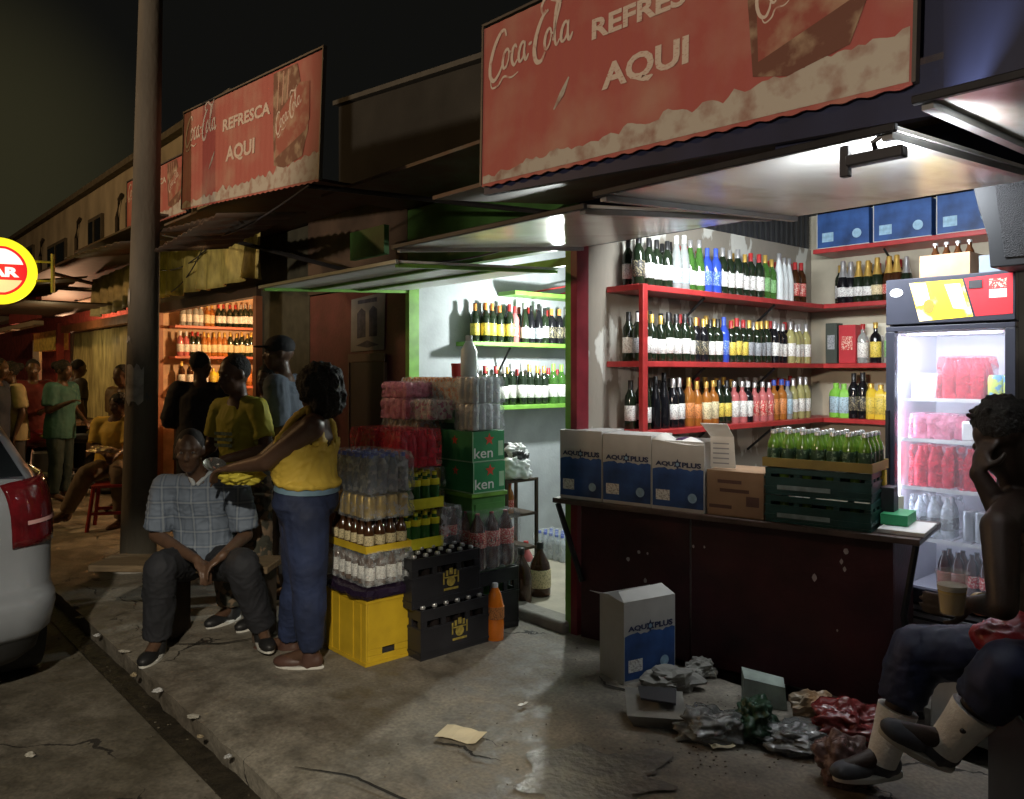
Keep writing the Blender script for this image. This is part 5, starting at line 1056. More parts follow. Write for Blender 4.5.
crumple('crumpled_carton', 'small crumpled packet right of the crumpled white carton', gpos(700, 676), (.08, .06, .05), M('dirty_white', (.5, .49, .46), .7), 'litter', 6, .5, flat=True)
tr = empty('flattened_carton', gpos(634, 727), R(-8), 'white flattened carton tray lying in front of the litter heap', 'litter')
b = MB(); b.hexa([(0, 0, 0), (.22, -.02, 0), (.23, .17, 0), (-.02, .15, 0), (-.03, -.03, .06), (.22, -.06, .07), (.22, .17, .10), (-.04, .16, .11)]); b.build('tray', M('dirty_white', (.5, .49, .46), .7), tr, smooth=0)
b = MB(); b.hexa([(.03, .02, .112), (.18, .01, .10), (.19, .13, .115), (.02, .12, .122), (.03, .02, .122), (.18, .01, .11), (.19, .13, .13), (.02, .12, .135)]); b.build('dark_inset', mBlackP, tr, smooth=0)
crumple('plastic_bag', 'clear crumpled plastic bag in the middle of the litter heap', gpos(712, 736), (.15, .11, .065), mTr, 'bag', 9, .5)
crumple('plastic_bag', 'dark green crumpled bag behind the clear plastic bag', gpos(755, 735), (.09, .10, .08), M('green_bag', (.015, .05, .025), .4, bump=.6), 'bag', 12, .5)
b = MB(); b.hexa([(0, 0, 0), (.2, 0, 0), (.2, .12, 0), (0, .12, 0), (.01, .0, .13), (.19, .01, .10), (.19, .11, .11), (0, .12, .14)]); tag(b.build('small_carton', M('grey_green_carton', (.30, .36, .32), .6, var=.4), loc=gpos(742, 706), rz=R(-15), smooth=0), 'grey green small box leaning at the back of the litter', 'litter')
crumple('plastic_bag', 'grey translucent bag at the right of the litter heap', gpos(800, 745), (.17, .12, .045), mTr, 'bag', 15, .5)
crumple('packet', 'orange brown torn packet on top of the litter', gpos(812, 722), (.10, .07, .08), M('orange_packet', (.30, .16, .06), .4, col2=(.4, .36, .28), scale=12), 'litter', 17, .4, flat=True)
crumple('plastic_bag', 'dull red crumpled bag against the counter foot', gpos(850, 738), (.17, .12, .08), M('red_bag', (.16, .022, .02), .25, bump=.6, coat=.4), 'bag', 19, .5)
crumple('plastic_bag', 'pinkish clear bag beside the seated man shoe', gpos(843, 782), (.10, .09, .10), M('pink_clear_bag', (.20, .12, .11), .2, trans=.3, bump=1, bscale=20), 'bag', 21, .4)
def paper(px, py, w_, d_, rz, mat, label, name='paper_scrap'):
    b = MB(); vs = []
    for i in range(6):
        for j in range(4):
            x, y = w_*(i/5-.5), d_*(j/3-.5); vs.append((x, y, .012+.35*w_*.08*math.sin(i*1.3)+.012*abs(noise.noise(Vector((x*20, y*20, px))))))
    b.add(vs, [(i*4+j, (i+1)*4+j, (i+1)*4+j+1, i*4+j+1) for i in range(5) for j in range(3)])
    o = b.build(name, mat, loc=gpos(px, py), rz=rz, smooth=0); o.modifiers.new('s', 'SOLIDIFY').thickness = .0015
    return tag(o, label, 'paper')
paper(461, 737, .19, .12, R(-22), M('cream_paper', (.72, .62, .42), .8, var=.1), 'cream folded paper sheet lying alone on the pavement')
paper(722, 748, .10, .05, .2, M('cream_paper', (.72, .62, .42), .8), 'small white scrap just below the litter heap')
paper(523, 707, .05, .02, .8, mWhiteP, 'tiny shiny scrap on the lit pavement by the counter shadow')
rn = random.Random(11)
kl = [(76, 607, 'pale crushed cup in the gutter nearest the car'), (80, 618, 'clear crushed bottle in the gutter by the car'), (97, 636, 'beige wrapper in the gutter ahead of the seated man'), (124, 652, 'small white bottle top in the gutter'), (134, 676, 'whitish scrap beside the plaid shirt man foot'), (158, 692, 'beige food tray below the plaid shirt man shoe'), (193, 717, 'round white lid in the gutter'), (200, 737, 'white drinking straw piece in the gutter'), (228, 757, 'grey wrapper low in the gutter'), (30, 756, 'small pale stone on the road at lower left')]
for k, (px, py, lb_) in enumerate(kl):
    p = gpos(px, py, -.11)
    if unW(p)[1] > KT-.02: p = gpos(px, py, .0)
    crumple('litter_scrap', lb_, p, (rn.uniform(.012, .035), rn.uniform(.010, .022), rn.uniform(.004, .010)), M('litter_%d' % (k % 3), [(.38, .36, .31), (.30, .24, .15), (.42, .42, .42)][k % 3], .5), 'litter', k+30, .5, rz=k, flat=True)
gr = MB()
for k in range(150):
    a_ = -rn.uniform(.3, 9); t_ = KT+rn.gauss(-.09, .05); r0 = rn.uniform(.002, .007)
    gr.ell(W(a_, t_, -.112), (r0, r0*rn.uniform(.6, 1), r0*.6), seg=6, rings=4)
tag(gr.build('grit', M('grit', (.09, .075, .05), .8, var=.5, scale=30)), 'loose grit and crumbs lying along the gutter', 'grit', kind='stuff')
# ================================================================= STREET THINGS
# concrete pole
pb = gpos(138, 566); pole = empty('utility_pole', pb, 0, 'tall tapering concrete pole with torn posters on the pavement', 'pole')
def pax(z): return Vector((.10*z/4.4, 0, z))
mPole = M('pole_concrete', (.115, .10, .075), .85, var=.4, scale=3, stretch=(1, 1, .4), bump=.5)
b = MB(); b.tube([pax(z) for z in (0, .5, 1.5, 3, 4.5, 6.5, 8)], [.137, .13, .12, .103, .088, .075, .065], 24); b.build('shaft', mPole, pole)
b = MB(); b.lathe([(.26, 0), (.25, .06), (.16, .10), (.14, .105)], 16); b.build('base', mConc, pole)
for (z0, z1, a0, a1, c_) in ((1.28, 1.62, 230, 300, (.38, .36, .32)), (1.45, 1.66, 180, 226, (.30, .24, .2)), (2.05, 2.22, 200, 235, (.4, .36, .3)), (1.75, 1.85, 215, 245, (.45, .42, .38)), (1.30, 1.40, 303, 330, (.1, .1, .09))):
    b = MB(); vs = []; rnn = random.Random(int(z0*100))
    for i in range(9):
        an = R(a0+(a1-a0)*i/8)
        for zz in (z0+rnn.uniform(0, .06), z1-rnn.uniform(0, .06)):
            c0 = pax(zz); rr = .1365-.0105*zz+.003; vs.append((c0.x+rr*math.cos(an), rr*math.sin(an), zz))
    b.add(vs, [(2*i, 2*i+2, 2*i+3, 2*i+1) for i in range(8)]); b.build('torn_poster', M('torn_paper_%d' % int(z0*100), c_, .8, var=.4, scale=15), pole)
# glowing round bar sign
sc_ = cw(-1, 271, 8.3); rsn = empty('bar_sign', sc_, TH+R(90)-R(8), 'glowing round yellow and red bar sign cut by the left edge', 'sign')
rsn.rotation_euler = (0, 0, math.atan2(-sc_.x*-1, sc_.y)*0+R(26))
Rr = 33/800*8.3
mYE = M('lit_yellow', (.8, .7, .05), .4, emit=((1, .86, .02), 1.3)); mWE = M('lit_white', (.9, .85, .8), .4, emit=((1, .92, .85), 1.2)); mRE = M('lit_red', (.7, .03, .03), .4, emit=((.75, .01, .02), 1.0)); mOE = M('lit_cream', (.8, .65, .35), .4, emit=((1, .72, .35), .9))
def disc(r0, r1, z0, z1, y): # part of a disc between heights
    P = []
    for k in range(49):
        a = 2*math.pi*k/48; x, z = r1*math.cos(a), r1*math.sin(a); z = min(max(z, z0), z1)
        x = math.copysign(min(abs(x), math.sqrt(max(0, r1*r1-z*z))), x); P.append((x, y, z))
    return P[:-1]
b = MB(); b.lathe([(Rr*.97, -.07), (Rr, -.05), (Rr, .05), (Rr*.97, .07)], 48); b.v = [Vector((v.x, v.z, v.y)) for v in b.v]; b.f = [tuple(reversed(f)) for f in b.f]; b.build('light_box', mYE, rsn)
for (z0, z1, mt, nm, y) in ((-Rr*.74, Rr*.74, mRE, 'red_disc', -.072), ): b = MB(); b.add(disc(0, Rr*.76, z0, z1, y), [tuple(range(48))]); b.build(nm, mt, rsn, smooth=0)
b = MB(); b.add(disc(0, Rr*.68, Rr*.20, Rr*.66, -.074), [tuple(range(48))]); b.build('white_cap_print', mWE, rsn, smooth=0)
b = MB(); b.add(disc(0, Rr*.68, -Rr*.66, -Rr*.28, -.074), [tuple(range(48))]); b.build('cream_print', mOE, rsn, smooth=0)
text('BAR', Rr*1.05, Rr*.30, mWE, rsn, -Rr*.50, -.076, -Rr*.19, bold=.05)
b = MB(); b.tube([(Rr*.9, 0, Rr*.35), (Rr*1.4, 0, Rr*.35)], .012); b.build('bracket', M('bracket_yellow', (.5, .42, .15), .5), rsn); b = MB(); b.tube([(Rr*.9, 0, -Rr*.25), (Rr*1.4, 0, -Rr*.25)], .012); b.build('bracket', M('bracket_yellow', (.5, .42, .15), .5), rsn)
b = MB(); b.tube([(Rr*1.42, 0, Rr*.6), (Rr*1.42, 0, -Rr*.6)], .02); b.build('mounting_bar', M('bracket_yellow', (.5, .42, .15), .5), rsn)
b = MB(); b.tube([(Rr*1.43, .0, .0), (Rr*2.4, 1.1, .02)], .022); b.build('arm', mSteelD, rsn)
lamp('bar_sign_light', 'POINT', sc_+Vector((.1, -.45, 0)), 5, (1, .82, .25), shadow_soft_size=.3)
# ---- car
car = empty('parked_car', W(-4.52, .10, -.12), TH+R(90), 'silver hatchback parked at the left edge, rear right corner in view', 'car')
mCar = M('silver_car_paint', (.24, .26, .29), .32, .15, var=.04, coat=.6); mCarD = M('black_plastic_trim', (.02, .02, .02), .6); mCGl = M('car_glass', (.012, .015, .018), .05, coat=.5); mTail = M('tail_lamp_red', (.13, .008, .012), .12, coat=.6, col2=(.06, .006, .008), scale=16)
CHW, CL = .86, 4.1
def plan(ix, iy, r_=.20):        # half outline of the car seen from above: rear middle, corner, flank, front
    hw = CHW-ix; y0, y1 = iy, CL-iy; r_ = max(.05, r_); P = [((hw-r_)*k/8, y0-.05*0+.03*(1-math.cos(k/8*1.2))*0) for k in range(8)]
    P = [(x, y0+.035*(x/hw)**2) for x, _ in P]; yb = y0+.035
    P += [(hw-r_+r_*math.sin(k/12*math.pi/2), yb+r_-r_*math.cos(k/12*math.pi/2)) for k in range(13)]
    P += [(hw, yb+r_+(y1-.5-yb-r_)*k/14) for k in range(1, 14)]
    P += [(hw-.5+.5*math.cos(k/8*math.pi/2), y1-.5+.5*math.sin(k/8*math.pi/2)) for k in range(9)]+[((hw-.5)*(1-k/4), y1) for k in range(1, 4)]
    return P
def outline(ix, iy): p = plan(ix, iy); return p+[(0, CL-iy)]+[(-x, y) for x, y in reversed(p[1:])]
def ringloft(levels, mat=None, name='body', par=None):
    vs = []; fs = []
    for z, ix, iy in levels: o_ = outline(ix, iy); seg = len(o_); vs += [(x, y, z) for x, y in o_]
    for i in range(len(levels)-1):
        for k in range(seg): k2 = (k+1) % seg; fs.append((i*seg+k, i*seg+k2, (i+1)*seg+k2, (i+1)*seg+k))
    fs += [tuple(range(seg-1, -1, -1)), tuple((len(levels)-1)*seg+k for k in range(seg))]
    b = MB(); b.add(vs, fs); return b.build(name, mat, par, smooth=50)
LV = [(.34, .05, .02), (.38, .02, -.02), (.50, .0, -.045), (.545, .0, -.04), (.57, .006, -.01), (.60, .012, .01), (.80, .008, .015), (.95, .012, .02), (1.06, .03, .035), (1.12, .06, .06)]
def lv(z):
    for (z0, a0, b0), (z1, a1, b1) in zip(LV, LV[1:]):
        if z0 <= z <= z1: u = (z-z0)/(z1-z0); return (z, a0+(a1-a0)*u, b0+(b1-b0)*u)
    return LV[-1]
ringloft(LV, mCar, 'body', car)
ringloft([(.20, .12, .12), (.26, .07, .05), (.338, .055, .025)], mCarD, 'lower_trim', car)
GH = [(1.1205, .062, .065), (1.20, .11, .12), (1.44, .22, .34), (1.50, .26, .42), (1.53, .34, .60)]
ringloft(GH, mCar, 'cabin', car)
b = MB(); b.add([(-.70, .095, 1.15), (.70, .095, 1.15), (.58, .30, 1.42), (-.58, .30, 1.42)], [(0, 1, 2, 3)]); o = b.build('rear_window', mCGl, car, smooth=0)
for sx in (-1, 1):
    b = MB(); pp = [(sx*(CHW-.075), .75, 1.15), (sx*(CHW-.075), 3.0, 1.15), (sx*(CHW-.205), 2.6, 1.43), (sx*(CHW-.205), .95, 1.43)]; b.add(pp, [(0, 1, 2, 3) if sx > 0 else (3, 2, 1, 0)]); b.build('side_window', mCGl, car, smooth=0)
    zs_ = (.82, .85, .90, .97, 1.03, 1.08, 1.115); b = MB(); vv = []
    for j, z in enumerate(zs_):
        _, ix, iy = lv(z); P = plan(ix-.010, iy-.010)[9:24]; x9, y9 = P[0]; P = [(x9-.04, y9-.004), (x9-.02, y9-.002), (x9-.01, y9-.001)]+P
        for k, (x, y) in enumerate(P): vv.append((sx*x, y, z+.05*(k/17)*(j/6)-.02*(1-k/17)*(1-j/6)))
    m_ = 18; b.add(vv, [((j*m_+k, j*m_+k+1, (j+1)*m_+k+1, (j+1)*m_+k) if sx > 0 else (j*m_+k+1, j*m_+k, (j+1)*m_+k, (j+1)*m_+k+1)) for j in range(6) for k in range(m_-1)])
    tl = b.build('tail_light', mTail, car, smooth=50); tl.modifiers.new('s', 'SOLIDIFY').thickness = .02
    b = MB(); vv = []
    for z in (.91, .93):
        _, ix, iy = lv(z); vv += [(sx*x, y, z+.02*k/14) for k, (x, y) in enumerate(plan(ix-.013, iy-.013)[10:23])]
    b.add(vv, [(k, k+1, 14+k, 13+k) if sx > 0 else (k+1, k, 13+k, 14+k) for k in range(12)]); b.build('lamp_strip', M('lamp_strip_pale', (.55, .32, .32), .2), tl, smooth=50)
    for y in (.72, 3.3):
        w_ = MB(); w_.lathe([(.20, -.09), (.30, -.10), (.315, -.07), (.315, .07), (.30, .10), (.20, .09)], 28); w_.v = [Vector((v.z, v.x, v.y)) for v in w_.v]
        wo = w_.build('wheel', M('tyre_rubber', (.02, .02, .02), .8), car); wo.location = (sx*(CHW-.09), y, .315)
        h_ = MB(); h_.lathe([(.19, 0), (.19, .012), (.06, .02), (.05, .03)], 20); h_.v = [Vector((v.z*sx+sx*.091, v.x, v.y)) for v in h_.v]; h_.build('rim', mSilvC, wo)
    b = MB(); b.tube([(sx*(CHW-.01), 2.75, 1.12), (sx*(CHW+.1), 2.78, 1.16)], [.03, .07], 8); b.build('door_mirror', mCar, car)
b = MB(); b.tube([(.50, .02, .60), (.50, .025, .98), (.47, .05, 1.10)], .004, 5); b.build('tailgate_seam', mCarD, car)
b = MB(); b.box(-.26, .26, -.012, .03, .76, .88); b.build('number_plate', mWhiteP, car)
b = MB(); b.box(-.5, .5, .02, .045, 1.0, 1.03); b.build('tailgate_trim', mCarD, car)
# ---- motorcycle among the far people
mb_ = empty('motorcycle', gpos(52, 497), R(200), 'dark parked motorcycle with chrome glints between the far people', 'motorcycle')
mChr = M('chrome', (.6, .58, .55), .15, .9)
def ringm(c, R0, r0, n1=26, n2=8):
    b = MB(); vs = []; fs = []
    for i in range(n1):
        a = 2*math.pi*i/n1
        for j in range(n2):
            p = 2*math.pi*j/n2; rr = R0+r0*math.cos(p); vs.append((c[0]+rr*math.cos(a), c[1]+r0*math.sin(p), c[2]+rr*math.sin(a)))
    for i in range(n1):
        for j in range(n2): fs.append((i*n2+j, i*n2+(j+1) % n2, ((i+1) % n1)*n2+(j+1) % n2, ((i+1) % n1)*n2+j))
    return b.add(vs, fs)
for x in (-.62, .62):
    o = ringm((x, 0, .30), .25, .05).build('wheel', M('tyre_rubber', (.02, .02, .02), .8), mb_); b = MB()
    for k in range(10): b.tube([(x, 0, .3), (x+.22*math.cos(k*.628), 0, .3+.22*math.sin(k*.628))], .004, 4)
    b.build('spokes', mChr, o)
b = MB(); b.tube([(.62, .08, .3), (.42, .08, .85), (.38, .08, .95)], .022); b.build('fork', mChr, mb_); b = MB(); b.tube([(.62, -.08, .3), (.42, -.08, .85), (.38, -.08, .95)], .022); b.build('fork', mChr, mb_)
MB().ell((.12, 0, .72), (.26, .13, .12)).build('fuel_tank', M('tank_dark_red', (.12, .012, .012), .2, coat=.6), mb_); MB().ell((-.32, 0, .72), (.36, .13, .06)).build('seat', M('black_vinyl', (.015, .015, .015), .4), mb_)
MB().box(-.15, .2, -.12, .12, .28, .58).build('engine', M('engine_metal', (.12, .12, .12), .35, .7), mb_, bevel=.03)
b = MB(); b.tube([(.36, -.34, 1.02), (.40, -.1, .98), (.40, .1, .98), (.36, .34, 1.02)], .014); b.build('handlebar', mChr, mb_)
b = MB(); b.tube([(.1, .14, .3), (-.2, .16, .25), (-.75, .17, .33)], [.025, .04, .045]); b.build('exhaust', mChr, mb_); MB().ell((.52, 0, .86), (.09, .09, .09)).build('headlight', mChr, mb_)
b = MB(); b.tube([(-.62, .07, .3), (-.45, .07, .68)], .018); b.tube([(-.62, 0, .3), (0, 0, .35), (.3, 0, .75)], .02); b.build('frame', mSteelD, mb_)
# bench by the pole where the plaid shirt man sits
bn = empty('wooden_bench', Vector((-2.44, 4.60, 0)), R(-3), 'low wooden bench under the man in the plaid shirt', 'bench')
MB().box(0, 1.05, 0, .30, .40, .44).build('seat', mWood, bn, bevel=.006)
for x in (.42, .95): MB().box(x, x+.06, .03, .27, 0, .399).build('leg', M('dark_wood', (.06, .04, .025), .8, var=.3), bn)
def stool(loc, mat, label, s=1.0):
    st = empty('plastic_stool', loc, .3, label, 'stool'); st.scale = (s, s, s)
    MB().box(-.16, .16, -.16, .16, .42, .45).build('seat', mat, st, bevel=.01)
    for x in (-1, 1):
        for y in (-1, 1): b = MB(); b.tube([(x*.19, y*.19, 0), (x*.14, y*.14, .42)], .02, 6); b.build('leg', mat, st)
    for y in (-.175, .16): b = MB(); b.box(-.17, .17, y, y+.015, .16, .19); b.build('stretcher', mat, st)
    return st
stool(gpos(112, 528), M('red_plastic', (.35, .03, .03), .4), 'red plastic stool under the seated person beside the pole')
ft = empty('display_table', W(-12.4, 2.75, 0), TH, 'dark stall table in front of the yellow curtain', 'table')
MB().box(-1.1, 1.0, -.25, .25, .86, .90).build('table_top', M('brown_top', (.12, .07, .03), .6), ft); MB().box(-1.08, .98, -.23, -.21, .0, .859).build('front_panel', M('dark_table', (.05, .03, .015), .7), ft)
# seat and block by the man at the lower right
sb = empty('drinks_crate', Vector((1.56, 2.40, 0)), R(-14), 'black crate seat under the man at the lower right', 'crate')
b = MB(); b.box(0, .50, 0, .40, 0, .46); b.build('shell', mBlk, sb, bevel=.008); b = MB(); b.box(-.012, .512, -.012, .412, .4603, .485); b.build('rim', mBlk, sb, bevel=.006)
b = MB()
for z in (.08, .2, .32): b.box(.05, .45, -.006, -.001, z, z+.04)
b.build('slots', mBlackP, sb)
b = MB(); b.box(0, .15, 0, .12, 0, .30); o = b.build('concrete_block', M('white_block', (.55, .56, .55), .7, var=.2), loc=gpos(925, 730)+Vector((.02, .0, 0)), rz=TH, bevel=.01); tag(o, 'white painted block standing behind the seated man legs', 'block')

# damp patch on the broken concrete at the lower middle
pc = gpos(596, 778); b = MB(); P = []
for k in range(60):
    a = 2*math.pi*k/60; r_ = 1+.5*noise.noise(Vector((math.cos(a)*1.5, math.sin(a)*1.5, 2)))+.25*noise.noise(Vector((math.cos(a)*5, math.sin(a)*5, 4))); P.append((.30*r_*math.cos(a), .21*r_*math.sin(a), .0))
b.add(P, [tuple(range(60))]); mWet = M('wet_ground', (.15, .145, .135), .22, col2=(.22, .205, .18), scale=9, thr=(.4, .65), bump=1.0, bscale=30)
tag(b.build('puddle', mWet, loc=pc+Vector((0, 0, .009)), rz=.3, smooth=0), kind='structure')

gr = MB(); rn = random.Random(5)
for k in range(420):
    if k % 3: p = gpos(rn.gauss(730, 90), rn.gauss(738, 26), 0)
    else: p = W(-rn.uniform(.8, 5.5), rn.uniform(1.45, 3.3), 0)
    r0 = rn.uniform(.0015, .006); gr.ell(p+Vector((0, 0, .004)), (r0, r0*rn.uniform(.5, 1), r0*.6), seg=6, rings=4)
tag(gr.build('grit', M('pavement_grit', (.20, .17, .13), .8, col2=(.04, .035, .03), scale=3)), 'fine grit and crumbs scattered over the pavement and litter', 'grit', kind='stuff')
# ================================================================= PEOPLE
UP = Vector((0, 0, 1))
mSkin = M('dark_skin', (.085, .045, .028), .42, var=.2, scale=14, bump=.08, bscale=120); mSkin2 = M('brown_skin', (.105, .058, .036), .45, var=.2, scale=14, bump=.08, bscale=120)
mHair = M('black_hair', (.010, .009, .008), .75, bump=1.0, bscale=90)
mSole = M('pale_sole', (.55, .54, .50), .6)
def human(label, J, fwd, hf, skin=None, voxel=.011, group=None, up=None, girth=1.0, bust=0, hips=1.0, fing=True, hu=None, curl=(.5, .5), eyes=True, hs=1.0, face=True):
    """J: world joints. One continuous body mesh; clothes are added by garment()."""
    skin = skin or mSkin; root = (J['anL']+J['anR'])/2; root = Vector((root.x, root.y, 0)); rt = empty('person', root, 0, label, 'person', group)
    J = {k: (v-root if k[:2] not in ('hd', 'pn') and k[:4] != 'sole' else Vector(v)) for k, v in J.items()}
    fwd = Vector(fwd).normalized(); hf = Vector(hf).normalized(); rgt = fwd.cross(UP).normalized()
    hu = Vector(hu).normalized() if hu else (UP-hf*hf.dot(UP)).normalized(); hr = hf.cross(hu).normalized()
    b = MB(); pel, che, nek, hd = J['pel'], J['che'], J['nek'], J['head']
    sp = (nek-pel).normalized(); fw = (fwd-sp*fwd.dot(sp)).normalized(); g_ = girth
    wst = pel.lerp(che, .5)
    rings = [(pel-sp*.09, rgt*.12*hips*g_, fw*.09*g_), (pel-sp*.02, rgt*.165*hips*g_, fw*.115*hips*g_), (pel+sp*.06, rgt*.155*hips*g_, fw*.11*g_), (wst, rgt*.135*g_, fw*.098*g_), (che, rgt*.16*g_, fw*.118*g_), (che.lerp(nek, .45), rgt*.16*g_, fw*.108*g_), (che.lerp(nek, .85), rgt*.10, fw*.07), (nek+sp*.01, rgt*.062, fw*.058)]
    b.loft(rings)
    for s_ in ('L', 'R'):
        sh, el, wr, hi, kn, an = (J[k+s_] for k in ('sh', 'el', 'wr', 'hi', 'kn', 'an'))
        b.cap(nek-sp*.03, sh, .05, .056*g_); b.cap(sh, el, .055*g_, .041*g_); b.cap(el, wr, .042*g_, .027)
        b.cap(hi, kn, .088*g_*hips, .056*g_); b.cap(kn, an, .057*g_, .038); b.cap(kn.lerp(an, .08)-0*fw, kn.lerp(an, .4), .05*g_, .056*g_)
        ft_ = J.get('toe'+s_) or an+fwd*.16-UP*.06
        heel = an-(ft_-an).normalized()*.01
        b.cap(heel, ft_, .035, .028)
        # hand
        d = J.get('hd'+s_); d = Vector(d).normalized() if d else (wr-el).normalized()
        pn = J.get('pn'+s_); pn = Vector(pn) if pn else -UP+fwd*.01
        pn = (pn-d*pn.dot(d)).normalized(); wd = d.cross(pn).normalized()
        if s_ == 'L': wd = -wd
        b.ell(wr+d*.048, (.040, .050, .017), (wd, d, pn), seg=12, rings=8); b.cap(wr-d*.01, wr+d*.02, .026, .024, 10)
        if fing:
            for q, (w0, l_) in enumerate(((-.030, .82), (-.010, .96), (.011, 1.0), (.031, .90))):
                p = wr+d*.085+wd*w0; dd = d.copy(); cu = curl[0 if s_ == 'L' else 1]
                for j, seg_l in enumerate((.040, .026, .020)):
                    dd = (dd*math.cos(cu)+pn*math.sin(cu)).normalized(); cu2 = cu; p2 = p+dd*seg_l*l_; b.cap(p, p2, .0098-.001*j, .009-.001*j, 8); p = p2; pn_ = pn
            p = wr+d*.025+wd*.034; p2 = p+d*.025+wd*.026+pn*.012; p3 = p2+d*.030+wd*.004+pn*.010
            b.cap(wr+d*.02+wd*.015, p, .014, .0135, 8); b.cap(p, p2, .0125, .0115, 8); b.cap(p2, p3, .011, .009, 8)
    H = hs
    b.cap(nek-sp*.02, hd-hu*.05*H-hf*.012, .056, .052)
    ax = (hr, hf, hu)
    b.ell(hd+hu*.025*H-hf*.008, (.076*H, .096*H, .095*H), ax, 18, 12); b.ell(hd+hf*.028*H-hu*.042*H, (.058*H, .064*H, .078*H), ax, 16, 10); b.ell(hd+hf*.055*H-hu*.092*H, (.030*H, .026*H, .022*H), ax)
    if face:
        b.cap(hd+hf*.088*H+hu*.008*H, hd+hf*.104*H-hu*.026*H, .009*H, .015*H, 8); b.ell(hd+hf*.092*H-hu*.030*H, (.020*H, .011*H, .010*H), ax, 10, 6)
        b.ell(hd+hf*.085*H-hu*.056*H, (.027*H, .013*H, .008*H), ax, 10, 6); b.ell(hd+hf*.083*H-hu*.068*H, (.024*H, .013*H, .008*H), ax, 10, 6)
        b.ell(hd+hf*.078*H+hu*.028*H, (.048*H, .016*H, .010*H), ax, 12, 6)
        for q in (-1, 1): b.ell(hd+hr*q*.076*H-hf*.004, (.010*H, .019*H, .030*H), ax, 10, 8); b.ell(hd+hr*q*.045*H+hf*.064*H-hu*.018*H, (.02*H, .018*H, .016*H), ax, 10, 6)
    bake(b, 'body', skin, rt, voxel, 3)
    if eyes and face:
        for q in (-1, 1):
            c = hd+hr*q*.030*H+hf*.074*H+hu*.008*H; e_ = MB().ell(c, (.0125*H, .010*H, .007*H), ax, 12, 8).build('eye', M('eye_white', (.20, .18, .16), .3), rt)
            MB().ell(c+hf*.0075*H, (.0045*H, .003*H, .0045*H), ax, 8, 6).build('iris', mBlackP, e_)
    rt2 = dict(rt=rt, J=J, fwd=fwd, fw=fw, rgt=rgt, sp=sp, hf=hf, hu=hu, hr=hr, rings=rings, g=g_, hips=hips, H=H, voxel=voxel)
    return rt2
def shirt(P, mat, sleeve=.5, off=.014, hem=.10, name='shirt', seed=1, tank=False, wr=.007, girth=1):
    J, sp, fw, rgt = P['J'], P['sp'], P['fw'], P['rgt']; b = MB(); pel, che, nek = J['pel'], J['che'], J['nek']
    def grow(r, o): c, x, y = r; return (c, x*(1+o/x.length), y*(1+o/y.length))
    R_ = P['rings']; rs_ = [grow((pel-sp*hem, R_[1][1], R_[1][2]), off+.012), grow(R_[1], off+.008), grow(R_[2], off+.006), grow(R_[3], off+.012), grow(R_[4], off), grow(R_[5], off)]
    if tank:
        rs_ = [grow((pel+sp*.085, R_[2][1], R_[2][2]), off+.004), grow((pel+sp*.11, R_[2][1], R_[2][2]), off+.016)]+[grow((R_[3][0], R_[3][1]*1.1, R_[3][2]*1.2), off+.012)]+rs_[4:]; rs_ = rs_[:4]+[rs_[4]] if len(rs_) > 4 else rs_
        b.loft(rs_[:5]+[grow((che.lerp(nek, .25), R_[5][1], R_[5][2]), off*.8)])
        for q in (-1, 1):
            f0 = che.lerp(nek, .2)+rgt*q*.085+fw*.105*P['g']; top = nek+rgt*q*.075-sp*.0+fw*.005; bk = che.lerp(nek, .2)+rgt*q*.06-fw*.10*P['g']
            b.tube([f0, f0.lerp(top, .6)+fw*.035, top+UP*.022, bk.lerp(top, .6)-fw*.035, bk], [.03, .022, .018, .022, .032], 10)
    else:
        b.loft(rs_+[grow(R_[6], off*.8)])
        for s_ in ('L', 'R'):
            sh, el, wrs = J['sh'+s_], J['el'+s_], J['wr'+s_]; b.cap(nek-sp*.025+(sh-nek)*.25, sh, .056, .056*P['g']+off)
            if sleeve > 0:
                e1 = sh.lerp(el, min(1, sleeve*1.6)); b.ell(sh, (.057*P['g']+off,)*3); b.tube([sh, e1], [.060*P['g']+off, .052*P['g']+off+.008], 14)
                if sleeve >= 1: b.ell(el, (.045*P['g']+off,)*3); b.tube([el, wrs], [.045*P['g']+off, .034+off], 12)
    return bake(b, name, mat, P['rt'], max(.009, P['voxel']*.95), 2, wr, 9, seed)
def trousers(P, mat, length=1.0, off=.014, name='trousers', seed=3, loose=0, wr=.007, waist=.07):
    J, sp, fw, rgt = P['J'], P['sp'], P['fw'], P['rgt']; b = MB(); pel = J['pel']; g_ = P['g']*P['hips']
    R_ = P['rings']
    def grow(r, o): c, x, y = r; return (c, x*(1+o/x.length), y*(1+o/y.length))
    b.loft([grow(R_[0], off), grow(R_[1], off), grow((pel+sp*waist, R_[2][1], R_[2][2]), off*.8)])
    for s_ in ('L', 'R'):
        hi, kn, an = J['hi'+s_], J['kn'+s_], J['an'+s_]
        b.cap(pel-sp*.02+(hi-pel)*.5, hi, .10, .088*g_+off); 
        if length > .5:
            b.tube([hi, kn], [.089*g_+off, .060*P['g']+off+loose], 16); b.ell(kn, (.059*P['g']+off+loose,)*3); e1 = kn.lerp(an, (length-.5)*2*.94); b.tube([kn, kn.lerp(e1, .35), e1], [.058*P['g']+off+loose, .060*P['g']+off+loose, .042+off+loose*1.2], 16)
        else: e1 = hi.lerp(kn, length*2*.98); b.tube([hi, e1], [.089*g_+off, .066*P['g']+off+loose], 16)
    return bake(b, name, mat, P['rt'], max(.009, P['voxel']*.95), 2, wr, 10, seed)
